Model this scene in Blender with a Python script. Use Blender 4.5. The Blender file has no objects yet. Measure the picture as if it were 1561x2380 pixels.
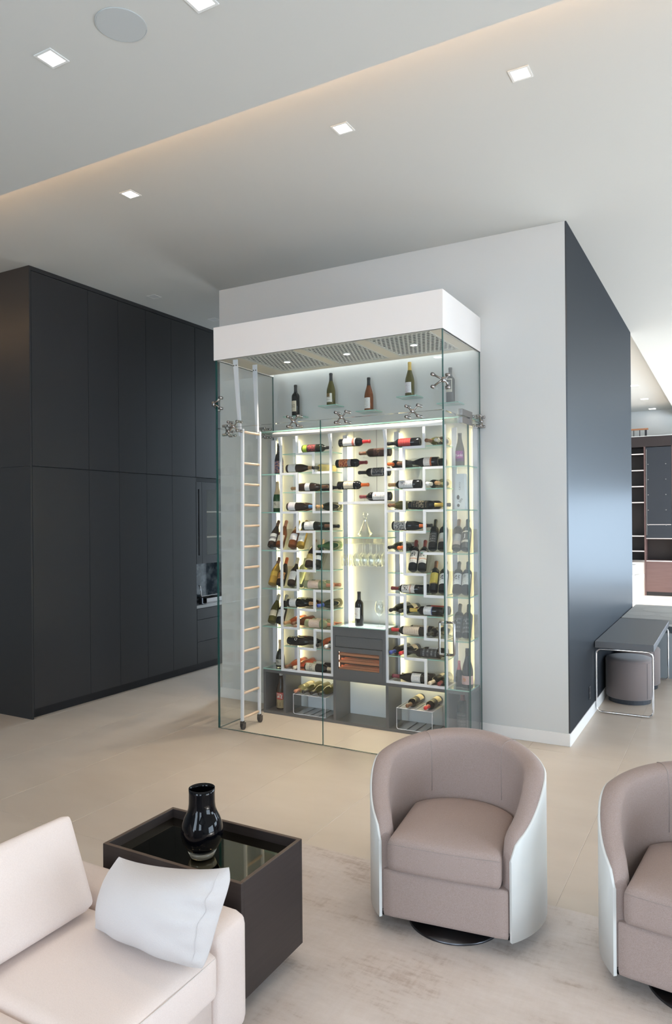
import bpy, bmesh, math, random
from mathutils import Vector, Matrix, Quaternion
R = math.radians
PI = math.pi
random.seed(7)
S = bpy.context.scene
COL = S.collection

# ------------------------------------------------------------------ camera
cam_data = bpy.data.cameras.new('camera')
cam = bpy.data.objects.new('camera', cam_data)
COL.objects.link(cam)
fw = Vector((-0.4853, 0.8743, 0)).normalized()
rt = Vector((fw.y, -fw.x, 0))
up = Vector((0, 0, 1))
ROLL = 0.0083
cr = rt * math.cos(ROLL) - up * math.sin(ROLL)
cu = up * math.cos(ROLL) + rt * math.sin(ROLL)
cam.matrix_world = Matrix(((cr.x, cu.x, -fw.x, 0), (cr.y, cu.y, -fw.y, 0), (cr.z, cu.z, -fw.z, 1.8), (0, 0, 0, 1)))
cam_data.sensor_fit = 'VERTICAL'
cam_data.sensor_height = 36
cam_data.lens = 36 * 1669 / 2380
cam_data.shift_y = 13 / 2380
cam_data.clip_start = 0.05
S.camera = cam

# ------------------------------------------------------------------ world, exposure
W = bpy.data.worlds.new('overcast_sky')
S.world = W
W.use_nodes = True
bg = W.node_tree.nodes['Background']
bg.inputs[0].default_value = (0.70, 0.85, 1.0, 1)
bg.inputs[1].default_value = 8.0
S.view_settings.view_transform = 'Standard'
S.view_settings.look = 'None'
S.view_settings.gamma = 1
S.view_settings.use_curve_mapping = False
S.view_settings.exposure = 0.70
S.cycles.transparent_max_bounces = 40
S.cycles.max_bounces = 10
S.cycles.diffuse_bounces = 5
S.cycles.glossy_bounces = 5
S.cycles.transmission_bounces = 8
S.cycles.caustics_reflective = False
S.cycles.caustics_refractive = False
S.cycles.sample_clamp_indirect = 6
S.cycles.use_denoising = True

def area(name, loc, rot, sx, sy, power=0, color=(1, 1, 1), portal=False, spread=PI):
    d = bpy.data.lights.new(name, 'AREA')
    d.shape = 'RECTANGLE'; d.size = sx; d.size_y = sy; d.energy = power; d.color = color; d.spread = spread
    if portal: d.cycles.is_portal = True
    o = bpy.data.objects.new(name, d); COL.objects.link(o)
    o.location = loc; o.rotation_euler = rot
    return o
sun_d = bpy.data.lights.new('sun', 'SUN'); sun_d.energy = 13; sun_d.angle = R(.6); sun_d.color = (1, .96, .90)
sun = bpy.data.objects.new('sun', sun_d); COL.objects.link(sun)
sun.rotation_euler = Vector((-.906, .02, -.4226)).to_track_quat('-Z', 'Y').to_euler()
# portals guide the sky's light through the window openings
area('window_portal', (4.55, 2.25, 1.05), (0, R(90), 0), 1.9, 3.3, portal=True)
area('window_portal', (4.55, 7.2, 1.05), (0, R(90), 0), 1.9, 3.2, portal=True)
area('window_portal', (4.55, 14.6, 1.95), (0, R(90), 0), 3.5, 8.0, portal=True)
area('window_portal', (-2.2, -4.05, 1.95), (R(90), 0, 0), 1.8, 3.5, portal=True)
area('window_portal', (1.6, -4.05, 1.95), (R(90), 0, 0), 1.8, 3.5, portal=True)
area('window_portal', (2.1, 18.55, 1.25), (R(-90), 0, 0), 4.2, 2.3, portal=True)
area('window_portal', (-5.04, 8.85, 2.0), (R(-90), 0, 0), .95, 3.8, portal=True)

# ------------------------------------------------------------------ helpers
class MB:
    def __init__(s): s.v = []; s.f = []; s.uv = None
    def add(s, vs, fs):
        b = len(s.v); s.v += [tuple(v) for v in vs]; s.f += [tuple(b + i for i in f) for f in fs]; return s
    def box(s, x0, y0, z0, x1, y1, z1):
        x0, x1 = min(x0, x1), max(x0, x1); y0, y1 = min(y0, y1), max(y0, y1); z0, z1 = min(z0, z1), max(z0, z1)
        return s.add([(x0, y0, z0), (x1, y0, z0), (x1, y1, z0), (x0, y1, z0), (x0, y0, z1), (x1, y0, z1), (x1, y1, z1), (x0, y1, z1)],
                     [(3, 2, 1, 0), (4, 5, 6, 7), (0, 1, 5, 4), (1, 2, 6, 5), (2, 3, 7, 6), (3, 0, 4, 7)])
    def lathe(s, prof, n=24, c=(0, 0, 0)):
        vs = []; fs = []; rings = []
        for (r, z) in prof:
            if r < 1e-6: rings.append([len(vs)]); vs.append((c[0], c[1], c[2] + z))
            else:
                rings.append(list(range(len(vs), len(vs) + n)))
                vs += [(c[0] + r * math.cos(2 * PI * k / n), c[1] + r * math.sin(2 * PI * k / n), c[2] + z) for k in range(n)]
        for a, b in zip(rings, rings[1:]):
            for k in range(n):
                k2 = (k + 1) % n
                if len(a) == 1 and len(b) == 1: break
                if len(a) == 1: fs.append((a[0], b[k2], b[k]))
                elif len(b) == 1: fs.append((a[k], a[k2], b[0]))
                else: fs.append((a[k], a[k2], b[k2], b[k]))
        return s.add(vs, fs)
    def tube(s, pts, r, n=8, closed=False):
        P = [Vector(p) for p in pts]; vs = []; fs = []; m = len(P); prev = None
        for i, p in enumerate(P):
            a = P[(i - 1) % m] if (closed or i > 0) else p
            b = P[(i + 1) % m] if (closed or i < m - 1) else p
            t = (b - a).normalized()
            if prev is None:
                ref = Vector((0, 0, 1)) if abs(t.z) < .9 else Vector((1, 0, 0))
                nn = t.cross(ref).normalized()
            else: nn = (prev - t * prev.dot(t)).normalized()
            prev = nn; bb = t.cross(nn)
            vs += [p + (nn * math.cos(2 * PI * k / n) + bb * math.sin(2 * PI * k / n)) * r for k in range(n)]
        for i in range(m if closed else m - 1):
            j = (i + 1) % m
            for k in range(n):
                k2 = (k + 1) % n
                fs.append((i * n + k, i * n + k2, j * n + k2, j * n + k))
        if not closed:
            fs.append(tuple(range(n - 1, -1, -1))); fs.append(tuple((m - 1) * n + k for k in range(n)))
        return s.add(vs, fs)
    def rbox(s, x0, y0, z0, x1, y1, z1, r, n=10, bulge=(0, 0, 0)):
        # rounded, slightly plumped box
        c = Vector(((x0 + x1) / 2, (y0 + y1) / 2, (z0 + z1) / 2)); h = Vector((abs(x1 - x0) / 2, abs(y1 - y0) / 2, abs(z1 - z0) / 2))
        idx = {}; vs = []; fs = []
        def g(t, hh):   # grid coordinates dense near the edges
            u = 2 * t / n - 1
            return hh * (math.sin(u * PI / 2) * .5 + u * .5)
        def vid(i, j, k):
            key = (i, j, k)
            if key not in idx:
                p = Vector((g(i, h.x), g(j, h.y), g(k, h.z)))
                q = Vector([max(-(hh - r), min(hh - r, v)) for v, hh in zip(p, h)])
                d = p - q
                if d.length > 1e-9: p = q + d.normalized() * min(r, max(abs(a) for a in d))
                if d.length > 1e-9:
                    m = max(abs(a) for a in d); p = q + d.normalized() * m
                e = [max(0, 1 - (v / hh) ** 2) for v, hh in zip(p, h)]
                p = Vector((p.x + math.copysign(1, p.x) * bulge[0] * e[1] * e[2] * (abs(p.x) / h.x) ** 3,
                            p.y + math.copysign(1, p.y) * bulge[1] * e[0] * e[2] * (abs(p.y) / h.y) ** 3,
                            p.z + math.copysign(1, p.z) * bulge[2] * e[0] * e[1] * (abs(p.z) / h.z) ** 3))
                idx[key] = len(vs); vs.append(p + c)
            return idx[key]
        for a in range(n):
            for b in range(n):
                fs.append((vid(a, b, 0), vid(a, b + 1, 0), vid(a + 1, b + 1, 0), vid(a + 1, b, 0)))
                fs.append((vid(a, b, n), vid(a + 1, b, n), vid(a + 1, b + 1, n), vid(a, b + 1, n)))
                fs.append((vid(a, 0, b), vid(a + 1, 0, b), vid(a + 1, 0, b + 1), vid(a, 0, b + 1)))
                fs.append((vid(a, n, b), vid(a, n, b + 1), vid(a + 1, n, b + 1), vid(a + 1, n, b)))
                fs.append((vid(0, a, b), vid(0, a, b + 1), vid(0, a + 1, b + 1), vid(0, a + 1, b)))
                fs.append((vid(n, a, b), vid(n, a + 1, b), vid(n, a + 1, b + 1), vid(n, a, b + 1)))
        return s.add(vs, fs)
    def grid(s, rows, close_u=False, close_v=False):
        nr = len(rows); nc = len(rows[0]); fs = []
        for i in range(nr if close_u else nr - 1):
            for j in range(nc if close_v else nc - 1):
                i2 = (i + 1) % nr; j2 = (j + 1) % nc
                fs.append((i * nc + j, i2 * nc + j, i2 * nc + j2, i * nc + j2))
        return s.add([p for r in rows for p in r], fs)
    def xf(s, M):
        s.v = [tuple(M @ Vector(v)) for v in s.v]; return s
    def mesh(s, name, smooth=False, off=(0, 0, 0)):
        me = bpy.data.meshes.new(name)
        me.from_pydata([(v[0] - off[0], v[1] - off[1], v[2] - off[2]) for v in s.v], [], s.f)
        me.update()
        if smooth: me.polygons.foreach_set('use_smooth', [True] * len(me.polygons))
        return me

def setprops(o, label=None, cat=None, group=None, kind=None):
    if label: o['label'] = label
    if cat: o['category'] = cat
    if group: o['group'] = group
    if kind: o['kind'] = kind
    return o
def thing(name, label, cat, loc=(0, 0, 0), rotz=0, group=None, rot=None):
    o = bpy.data.objects.new(name, None); COL.objects.link(o)
    o.empty_display_size = .05
    o.location = loc; o.rotation_euler = rot if rot else (0, 0, rotz)
    return setprops(o, label, cat, group)
def origin(o):
    p = Vector((0, 0, 0))
    while o is not None: p += o.location; o = o.parent
    return p
def part(name, mb, m, parent=None, smooth=False, bevel=0, seg=2, world=True, label=None, kind=None, angle=False):
    """one mesh object; world=True: the shape was given in world coordinates of an unrotated parent"""
    off = origin(parent) if (world and parent is not None) else (0, 0, 0)
    me = mb if isinstance(mb, bpy.types.Mesh) else mb.mesh(name, smooth, off)
    if m is not None and not me.materials: me.materials.append(m)
    o = bpy.data.objects.new(name, me); COL.objects.link(o)
    if parent is not None: o.parent = parent
    if bevel:
        b = o.modifiers.new('bevel', 'BEVEL'); b.width = bevel; b.segments = seg; b.limit_method = 'ANGLE'; b.angle_limit = R(40)
        me.polygons.foreach_set('use_smooth', [True] * len(me.polygons))
        b.harden_normals = True
    return setprops(o, label, kind=kind)
def solo(name, mb, m, label, cat, group=None, **k):
    return setprops(part(name, mb, m, None, **k), label, cat, group)
def struct(name, mb, m, parent=None, **k):
    return setprops(part(name, mb, m, parent, **k), kind='structure')

# ------------------------------------------------------------------ materials
def mat(name, col, rough=.5, metal=0, spec=.5, trans=0, emit=None, estr=0, noise=None, bump=None, sheen=0, coat=0, ior=1.45):
    m = bpy.data.materials.new(name); m.use_nodes = True
    nt = m.node_tree; b = nt.nodes['Principled BSDF']
    b.inputs['Base Color'].default_value = (*col, 1)
    b.inputs['Roughness'].default_value = rough; b.inputs['Metallic'].default_value = metal
    b.inputs['Specular IOR Level'].default_value = spec; b.inputs['Transmission Weight'].default_value = trans
    b.inputs['Sheen Weight'].default_value = sheen; b.inputs['Coat Weight'].default_value = coat
    b.inputs['IOR'].default_value = ior
    if emit: b.inputs['Emission Color'].default_value = (*emit, 1); b.inputs['Emission Strength'].default_value = estr
    L = nt.links.new
    if noise or bump:
        tc = nt.nodes.new('ShaderNodeTexCoord')
    if noise:   # (scale tuple, second colour, detail, low, high)
        sc, c2, det, lo, hi = noise
        mp = nt.nodes.new('ShaderNodeMapping'); mp.inputs['Scale'].default_value = sc
        nz = nt.nodes.new('ShaderNodeTexNoise'); nz.inputs['Scale'].default_value = 1; nz.inputs['Detail'].default_value = det
        rp = nt.nodes.new('ShaderNodeValToRGB')
        rp.color_ramp.elements[0].position = lo; rp.color_ramp.elements[0].color = (*col, 1)
        rp.color_ramp.elements[1].position = hi; rp.color_ramp.elements[1].color = (*c2, 1)
        L(tc.outputs['Object'], mp.inputs[0]); L(mp.outputs[0], nz.inputs['Vector']); L(nz.outputs[0], rp.inputs[0]); L(rp.outputs[0], b.inputs['Base Color'])
    if bump:    # (scale tuple, strength, distance)
        sc, st, di = bump
        mp = nt.nodes.new('ShaderNodeMapping'); mp.inputs['Scale'].default_value = sc
        nz = nt.nodes.new('ShaderNodeTexNoise'); nz.inputs['Scale'].default_value = 1; nz.inputs['Detail'].default_value = 2
        bp = nt.nodes.new('ShaderNodeBump'); bp.inputs['Strength'].default_value = st; bp.inputs['Distance'].default_value = di
        L(tc.outputs['Object'], mp.inputs[0]); L(mp.outputs[0], nz.inputs['Vector']); L(nz.outputs[0], bp.inputs['Height']); L(bp.outputs[0], b.inputs['Normal'])
    return m
def pane_mat(name, tint, f0=.04, gloss=(1, 1, 1), power=5):
    """architectural glass: passes light straight through and mirrors more at grazing angles"""
    m = bpy.data.materials.new(name); m.use_nodes = True
    nt = m.node_tree; nt.nodes.clear(); L = nt.links.new
    out = nt.nodes.new('ShaderNodeOutputMaterial'); mix = nt.nodes.new('ShaderNodeMixShader')
    tr = nt.nodes.new('ShaderNodeBsdfTransparent'); tr.inputs[0].default_value = (*tint, 1)
    gl = nt.nodes.new('ShaderNodeBsdfGlossy'); gl.inputs['Roughness'].default_value = 0.0; gl.inputs[0].default_value = (*gloss, 1)
    lw = nt.nodes.new('ShaderNodeLayerWeight'); lw.inputs[0].default_value = .5
    pw = nt.nodes.new('ShaderNodeMath'); pw.operation = 'POWER'; pw.inputs[1].default_value = power
    ma = nt.nodes.new('ShaderNodeMath'); ma.operation = 'MULTIPLY_ADD'; ma.inputs[1].default_value = 1 - f0; ma.inputs[2].default_value = f0
    L(lw.outputs['Facing'], pw.inputs[0]); L(pw.outputs[0], ma.inputs[0]); L(ma.outputs[0], mix.inputs[0])
    L(tr.outputs[0], mix.inputs[1]); L(gl.outputs[0], mix.inputs[2]); L(mix.outputs[0], out.inputs[0])
    return m
def emis(name, col, s):
    m = bpy.data.materials.new(name); m.use_nodes = True
    nt = m.node_tree; nt.nodes.clear()
    out = nt.nodes.new('ShaderNodeOutputMaterial'); e = nt.nodes.new('ShaderNodeEmission')
    e.inputs[0].default_value = (*col, 1); e.inputs[1].default_value = s
    nt.links.new(e.outputs[0], out.inputs[0]); return m
M = {}
M['ceiling'] = mat('ceiling_paint', (.535, .538, .515), .9, spec=.2)
M['wall'] = mat('white_wall_paint', (.575, .58, .57), .8, spec=.2, bump=((60, 60, 60), .05, .002))
M['slabcut'] = M['ceiling']
M['tile'] = mat('porcelain_tile', (.525, .44, .365), .38, spec=.4, noise=((1.3, 3.2, 1), (.59, .505, .425), 5, .3, .75), bump=((3, 3, 3), .02, .01))
M['grout'] = mat('tile_grout', (.42, .35, .29), .9)
M['dark_cab'] = mat('charcoal_lacquer', (.028, .028, .030), .36, spec=.5)
M['dark_wall'] = mat('dark_wall_panel', (.022, .025, .030), .40, spec=.10, bump=((2, 2, 160), .04, .002))
def satin_panel():
    m = bpy.data.materials.new('satin_dark_panel'); m.use_nodes = True
    nt = m.node_tree; nt.nodes.clear(); L = nt.links.new
    out = nt.nodes.new('ShaderNodeOutputMaterial'); mx = nt.nodes.new('ShaderNodeMixShader'); mx.inputs[0].default_value = .085
    d = nt.nodes.new('ShaderNodeBsdfDiffuse'); d.inputs[0].default_value = (.016, .018, .022, 1)
    gl = nt.nodes.new('ShaderNodeBsdfGlossy'); gl.inputs['Roughness'].default_value = .32; gl.inputs[0].default_value = (.9, .95, 1, 1)
    L(d.outputs[0], mx.inputs[1]); L(gl.outputs[0], mx.inputs[2]); L(mx.outputs[0], out.inputs[0]); return m
M['dark_wall'] = satin_panel()
M['plinth'] = mat('black_plinth', (.012, .012, .014), .5)
M['base'] = mat('white_skirting', (.74, .72, .70), .5)
M['white'] = mat('white_lacquer', (.78, .75, .73), .4)
M['frame'] = mat('white_powder_coat', (.72, .72, .76), .4)
M['glass'] = pane_mat('clear_pane', (.980, .992, .986))
M['edge'] = mat('green_glass_edge', (.012, .085, .075), .08, spec=.8)
M['shelfglass'] = pane_mat('shelf_glass', (.94, .975, .96), .05)
M['shelfedge'] = mat('shelf_glass_edge', (.30, .52, .45), .1, spec=.8)
M['acrylic'] = pane_mat('clear_acrylic', (.97, .97, .95), .06)
M['crystal'] = pane_mat('crystal', (.965, .975, .965), .07, power=2.4)
M['steel'] = mat('polished_steel', (.36, .34, .33), .22, metal=1)
M['chrome'] = mat('chrome', (.80, .80, .82), .08, metal=1)
M['fit'] = mat('fitting_steel', (.42, .40, .40), .15, metal=1)
M['darksteel'] = mat('dark_steel', (.10, .10, .11), .3, metal=1)
M['grey_cab'] = mat('grey_lacquer', (.085, .088, .095), .3, spec=.5)
M['backpanel'] = mat('pale_back_panel', (.72, .75, .78), .5)
M['grille'] = mat('grille_metal', (.62, .60, .56), .5)
M['void'] = mat('grille_void', (.02, .02, .018), .8)
M['cream'] = mat('cream_soffit', (.72, .64, .54), .6)
M['wood'] = mat('beech_wood', (.74, .56, .42), .5, noise=((8, 8, 60), (.66, .47, .33), 3, .35, .7))
M['cedar'] = mat('cedar_shelf', (.55, .20, .09), .5, noise=((6, 60, 60), (.45, .14, .06), 3, .35, .7))
M['led'] = emis('led_strip', (1.0, .83, .40), 12.5)
M['led_white'] = emis('led_panel', (.95, 1.0, 1.0), 1.6)
M['wall_fill'] = emis('added_wall_glow', (.95, 1.0, .97), 3.0)  # glow added to lift the upper cellar wall
M['cove'] = emis('cove_led', (1.0, .62, .34), 34)
M['lamp'] = emis('lamp_face', (1, .97, .95), 14)
M['lampw'] = emis('lamp_face_warm', (1, .93, .84), 10)
M['trim'] = mat('lamp_trim', (.70, .70, .68), .5)
M['speaker'] = mat('speaker_grille', (.44, .46, .46), .8)
M['fabric'] = mat('taupe_fabric', (.310, .235, .210), .9, spec=.2, sheen=.10, noise=((420, 420, 420), (.37, .29, .265), 1, .35, .65), bump=((500, 500, 500), .25, .002))
M['seam'] = mat('taupe_seam', (.33, .27, .25), .9)
M['shell'] = mat('white_satin_shell', (.65, .66, .645), .35)
M['linen'] = mat('ivory_linen', (.69, .59, .545), .95, spec=.1, sheen=.1, noise=((300, 300, 300), (.715, .615, .57), 1, .4, .6), bump=((350, 350, 350), .2, .002))
M['pillow'] = mat('white_boucle', (.55, .515, .505), .95, spec=.1, sheen=.1, bump=((260, 260, 260), .35, .003))
M['seamw'] = mat('ivory_seam', (.62, .56, .52), .95)
M['wenge'] = mat('dark_brown_veneer', (.030, .022, .021), .45, noise=((3, 3, 90), (.037, .028, .026), 2, .3, .7))
M['wenge_edge'] = mat('worn_brown_edge', (.12, .085, .065), .5)
M['mirror'] = mat('bronze_mirror', (.22, .19, .13), .03, metal=1)
M['vase'] = mat('black_glass', (.002, .002, .003), .02, spec=.28)
M['rug'] = None
M['desk'] = mat('desk_grey', (.115, .12, .13), .45)
M['otto'] = mat('ottoman_fabric', (.21, .175, .17), .95, spec=.15, sheen=.3, bump=((300, 300, 300), .2, .002))
M['ottobase'] = mat('ottoman_base', (.035, .04, .05), .35)
M['tabletop'] = mat('pale_stone_top', (.33, .33, .32), .45)
M['tableinlay'] = mat('stone_top_inlay', (.37, .37, .355), .45)
M['tablepanel'] = mat('glossy_grey_panel', (.28, .31, .33), .12, spec=.7)
M['bookdark'] = mat('bookcase_dark', (.026, .018, .018), .5)
M['bookbrown'] = mat('bookcase_brown', (.115, .066, .062), .5, noise=((2, 2, 40), (.135, .08, .075), 2, .3, .7))
M['smoke'] = mat('smoked_glass', (.028, .032, .040), .15, spec=.5)
M['shelfwhite'] = mat('pale_shelf_edge', (.70, .62, .60), .5)
M['railwood'] = mat('oak_handrail', (.30, .13, .06), .5)
M['blackmetal'] = mat('black_metal', (.02, .02, .025), .4)
M['lounge'] = mat('white_lounge_fabric', (.72, .71, .70), .9)
M['marble'] = mat('blue_grey_marble', (.055, .07, .085), .08, spec=.6, noise=((9, 9, 9), (.24, .27, .29), 8, .42, .68))
M['counter'] = mat('pale_counter', (.42, .42, .42), .2)
M['shade_glass'] = mat('bronze_glass', (.06, .055, .048), .12)
M['niche_in'] = mat('niche_panel', (.05, .052, .058), .45)
# rug: distressed pile
def rug_mat():
    m = bpy.data.materials.new('distressed_rug'); m.use_nodes = True
    nt = m.node_tree; b = nt.nodes['Principled BSDF']; L = nt.links.new
    b.inputs['Roughness'].default_value = .95; b.inputs['Specular IOR Level'].default_value = .1
    tc = nt.nodes.new('ShaderNodeTexCoord')
    def nz(sc, det):
        mp = nt.nodes.new('ShaderNodeMapping'); mp.inputs['Scale'].default_value = sc
        n = nt.nodes.new('ShaderNodeTexNoise'); n.inputs['Scale'].default_value = 1; n.inputs['Detail'].default_value = det
        n.inputs['Roughness'].default_value = .62
        L(tc.outputs['Object'], mp.inputs[0]); L(mp.outputs[0], n.inputs['Vector']); return n.outputs[0]
    a = nz((2.2, 5.0, 1), 7); c = nz((11, 48, 1), 4); d = nz((48, 11, 1), 4)
    s1 = nt.nodes.new('ShaderNodeMath'); s1.operation = 'MULTIPLY_ADD'; s1.inputs[1].default_value = .35; L(c, s1.inputs[0]); L(a, s1.inputs[2])
    s2 = nt.nodes.new('ShaderNodeMath'); s2.operation = 'MULTIPLY_ADD'; s2.inputs[1].default_value = .25; L(d, s2.inputs[0]); L(s1.outputs[0], s2.inputs[2])
    rp = nt.nodes.new('ShaderNodeValToRGB'); e = rp.color_ramp.elements
    e[0].position = .60; e[0].color = (.44, .355, .30, 1); e[1].position = .98; e[1].color = (.64, .565, .52, 1)
    k = rp.color_ramp.elements.new(.74); k.color = (.58, .50, .45, 1)
    L(s2.outputs[0], rp.inputs[0]); L(rp.outputs[0], b.inputs['Base Color'])
    bp = nt.nodes.new('ShaderNodeBump'); bp.inputs['Strength'].default_value = .3; bp.inputs['Distance'].default_value = .004
    L(nz((220, 220, 1), 2), bp.inputs['Height']); L(bp.outputs[0], b.inputs['Normal'])
    return m
M['rug'] = rug_mat()

# ================================================================== STRUCTURE
CEIL = 4.1
WY = 5.772            # cellar wall plane
DX = -1.145           # dark wall plane (right face of the white block)
CX = -5.545           # left cabinet side face
# floor slab with tiles as parts
fl = struct('floor', MB().box(-9.5, -4.1, -.15, 4.6, 18.75, -.0015), M['grout'])
TW, TL = .6816, 2.7264
cache = {}
for i in range(-5, 8):
    for j in range(-1, 3):
        x0 = -2.78 + i * TW; y0 = .149 + j * TL
        if x0 < -6.3 or x0 > 2.0: continue
        me = cache.get('tile')
        if me is None:
            g = .0008
            bm = MB()
            bm.add([(g, g, -.0015), (TW - g, g, -.0015), (TW - g, TL - g, -.0015), (g, TL - g, -.0015),
                    (g + .001, g + .001, 0), (TW - g - .001, g + .001, 0), (TW - g - .001, TL - g - .001, 0), (g + .001, TL - g - .001, 0)],
                   [(4, 5, 6, 7), (0, 1, 5, 4), (1, 2, 6, 5), (2, 3, 7, 6), (3, 0, 4, 7)])
            me = bm.mesh('tile'); me.materials.append(M['tile']); cache['tile'] = me
        o = bpy.data.objects.new('tile', me); COL.objects.link(o); o.parent = fl; o.location = (x0, y0, 0)
yend = .149 + 3 * TL
struct('floor_beyond', MB().box(-6.2, yend + .002, -.004, 4.5, 18.6, 0).box(2.68, -4, -.004, 4.5, yend, 0).box(-9.4, -4, -.004, -6.19, yend, 0).box(-6.19, -4, -.004, 2.67, -2.58, 0), M['tile'], fl)
# ceilings
NEAR = 3.9
struct('ceiling_main', MB().box(-9.5, 2.72, CEIL, 4.6, 8.92, CEIL + .2).box(-4.53, 8.92, CEIL, 4.6, 9.75, CEIL + .2).box(DX, 9.75, CEIL, 4.6, 18.75, CEIL + .2), M['ceiling'])
struct('ceiling_near', MB().box(-9.5, -4.1, NEAR, 4.6, 3.016, NEAR + .025).box(-9.5, -4.1, NEAR + .025, 4.6, 2.74, CEIL + .2), M['ceiling'])
struct('ceiling_far', MB().box(-4.53, 9.75, 4.285, DX, 18.75, 4.5), M['ceiling'])
struct('ceiling_fascia', MB().box(-4.53, 9.70, CEIL + .2, DX, 9.75, 4.5).box(DX, 9.75, CEIL + .2, DX + .05, 18.75, 4.5), M['ceiling'])
cv = thing('cove_light', 'warm strip light hidden in the slot of the stepped ceiling', 'light', (-2.5, 2.93, NEAR + .025))
part('led_strip', MB().box(-9.3, 2.90, NEAR + .026, 4.4, 2.935, NEAR + .032), M['cove'], cv)
# white block with the dark right face
struct('wall_back', MB().box(-4.53, WY, 0, DX, 9.72, CEIL), M['wall'])
struct('wall_right', MB().box(DX, WY + .004, .10, DX + .012, 9.72, CEIL), M['dark_wall'])
struct('baseboard_back', MB().box(-4.545, WY - .014, 0, DX + .014, WY, .098), M['base'], bevel=.003)
struct('baseboard_right', MB().box(DX + .0121, WY, 0, DX + .016, 9.74, .098).box(DX, WY, 0, DX + .012, 9.74, .098), M['base'])
# outer shell
struct('wall_left', MB().box(-9.6, -4.1, 0, -9.5, 8.92, 4.6), M['wall'])
struct('wall_far_left', MB().box(-4.63, 9.725, 0, -4.53, 18.75, 4.6), M['wall'])
# window wall on the right side: solid bands with two tall glazed openings
def window_wall(name, horizontal, fixed, a0, a1, openings, z0=.2, z1=3.7, ztop=4.5, cnt=4):
    mb = MB()
    def bx(u0, u1, za, zb):
        if horizontal: mb.box(u0, fixed, za, u1, fixed + .12, zb)
        else: mb.box(fixed, u0, za, fixed + .12, u1, zb)
    bx(a0, a1, 0, z0); bx(a0, a1, z1, ztop)
    edges = [a0] + [v for o in openings for v in o] + [a1]
    for k in range(0, len(edges), 2): bx(edges[k], edges[k + 1], z0, z1)
    w = struct(name, mb, M['wall'])
    for n, (u0, u1) in enumerate(openings):
        fm = MB()
        def fb(p0, p1, za, zb):
            if horizontal: fm.box(p0, fixed + .03, za, p1, fixed + .09, zb)
            else: fm.box(fixed + .03, p0, za, fixed + .09, p1, zb)
        for k in range(cnt + 1):
            c = u0 + (u1 - u0) * k / cnt
            fb(max(u0, c - .03), min(u1, c + .03), z0, z1)
        fb(u0, u1, z0, z0 + .06); fb(u0, u1, z1 - .06, z1)
        part('window_frame', fm, M['blackmetal'], w, kind='structure')
window_wall('wall_window', False, 4.6, -4.1, 10.0, [(.6, 3.9), (5.6, 8.8)], .1, 2.0)
window_wall('wall_window_far', False, 4.6, 10.0, 18.75, [(10.6, 18.5)])
window_wall('wall_behind', True, -4.2, -9.5, 4.6, [(-3.1, -1.3), (.7, 2.5)])
window_wall('wall_far', True, 18.6, -4.53, 4.6, [(0.0, 4.2)], .1, 2.4)
window_wall('wall_hall_end', True, 8.9, -5.546, -4.53, [(-5.53, -4.55)], .1, 3.9, cnt=1)

# recessed square downlights
def downlight(loc, label, s=.042, m=None, lit=True, power=0):
    t = thing('downlight', label, 'light', loc, 0, 'recessed ceiling downlights')
    x, y, z = loc
    fr = MB()
    w = s + .012
    fr.box(x - w, y - w, z - .004, x + w, y - s, z + .0).box(x - w, y + s, z - .004, x + w, y + w, z).box(x - w, y - s, z - .004, x - s, y + s, z).box(x + s, y - s, z - .004, x + w, y + s, z)
    part('trim_ring', fr, M['trim'], t)
    part('lamp_face', MB().box(x - s, y - s, z - .003, x + s, y + s, z - .0005), m or M['lamp'], t)
    if lit and power:
        d = bpy.data.lights.new('downlight_beam', 'SPOT'); d.energy = power; d.color = (1, .80, .60); d.spot_size = R(100); d.spot_blend = .8; d.shadow_soft_size = .05
        o = bpy.data.objects.new('downlight_beam', d); COL.objects.link(o); o.parent = t; o.location = (0, 0, -.03)
    return t
DLP = 14
downlight((-2.699, 2.236, NEAR), 'bright square ceiling light at top left, left of the round speaker', power=DLP)
downlight((-1.876, 2.284, NEAR), 'square ceiling light at the very top edge, right of the speaker', power=DLP)
downlight((-3.718, 3.744, CEIL), 'square ceiling light nearest the tall dark cabinets, below the glowing slot', power=DLP)
downlight((-2.008, 3.738, CEIL), 'square ceiling light in the middle, in front of the glass cellar', power=DLP)
downlight((-.957, 3.738, CEIL), 'square ceiling light at upper right, rightmost of its row', power=DLP)
for lx in (-3.4, -1.6, .2):  # lamps added out of view to warm the floor and seating
    for ly in (-.2, .9):
        downlight((lx, ly, NEAR), f'added unseen ceiling light behind the viewpoint, row {"near" if ly < 0 else "far"}, {"left" if lx < -3 else "middle" if lx < -1 else "right"}', power=9)
M['lamp_off'] = mat('unlit_lamp', (.55, .56, .56), .4)
downlight((-5.225, 5.584, CEIL), 'unlit square ceiling light above the dark cabinets, the nearer of two', m=M['lamp_off'], lit=False)
downlight((-5.235, 6.57, CEIL), 'unlit square ceiling light above the dark cabinets, the farther of two', m=M['lamp_off'], lit=False)
for k, y in enumerate((14.82, 16.64, 18.29)):
    downlight((-1.669, y, 4.285), ['small light in the far bright ceiling, nearest of three', 'small light in the far bright ceiling, middle of three', 'small light in the far bright ceiling, farthest of three'][k], m=M['lampw'], s=.07)
sp = thing('ceiling_speaker', 'flat round grey speaker grille in the ceiling at top left', 'speaker', (-2.262, 2.233, NEAR))
part('grille', MB().lathe([(0, 0), (.100, 0), (.103, -.003), (.0, -.003)][::-1], 40, (-2.262, 2.233, NEAR - .0005)), M['speaker'], sp)
part('rim', MB().lathe([(.1035, 0), (.108, 0), (.108, -.003), (.1035, -.0035), (.1035, 0)], 40, (-2.262, 2.233, NEAR - .0003)), M['speaker'], sp)

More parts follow.
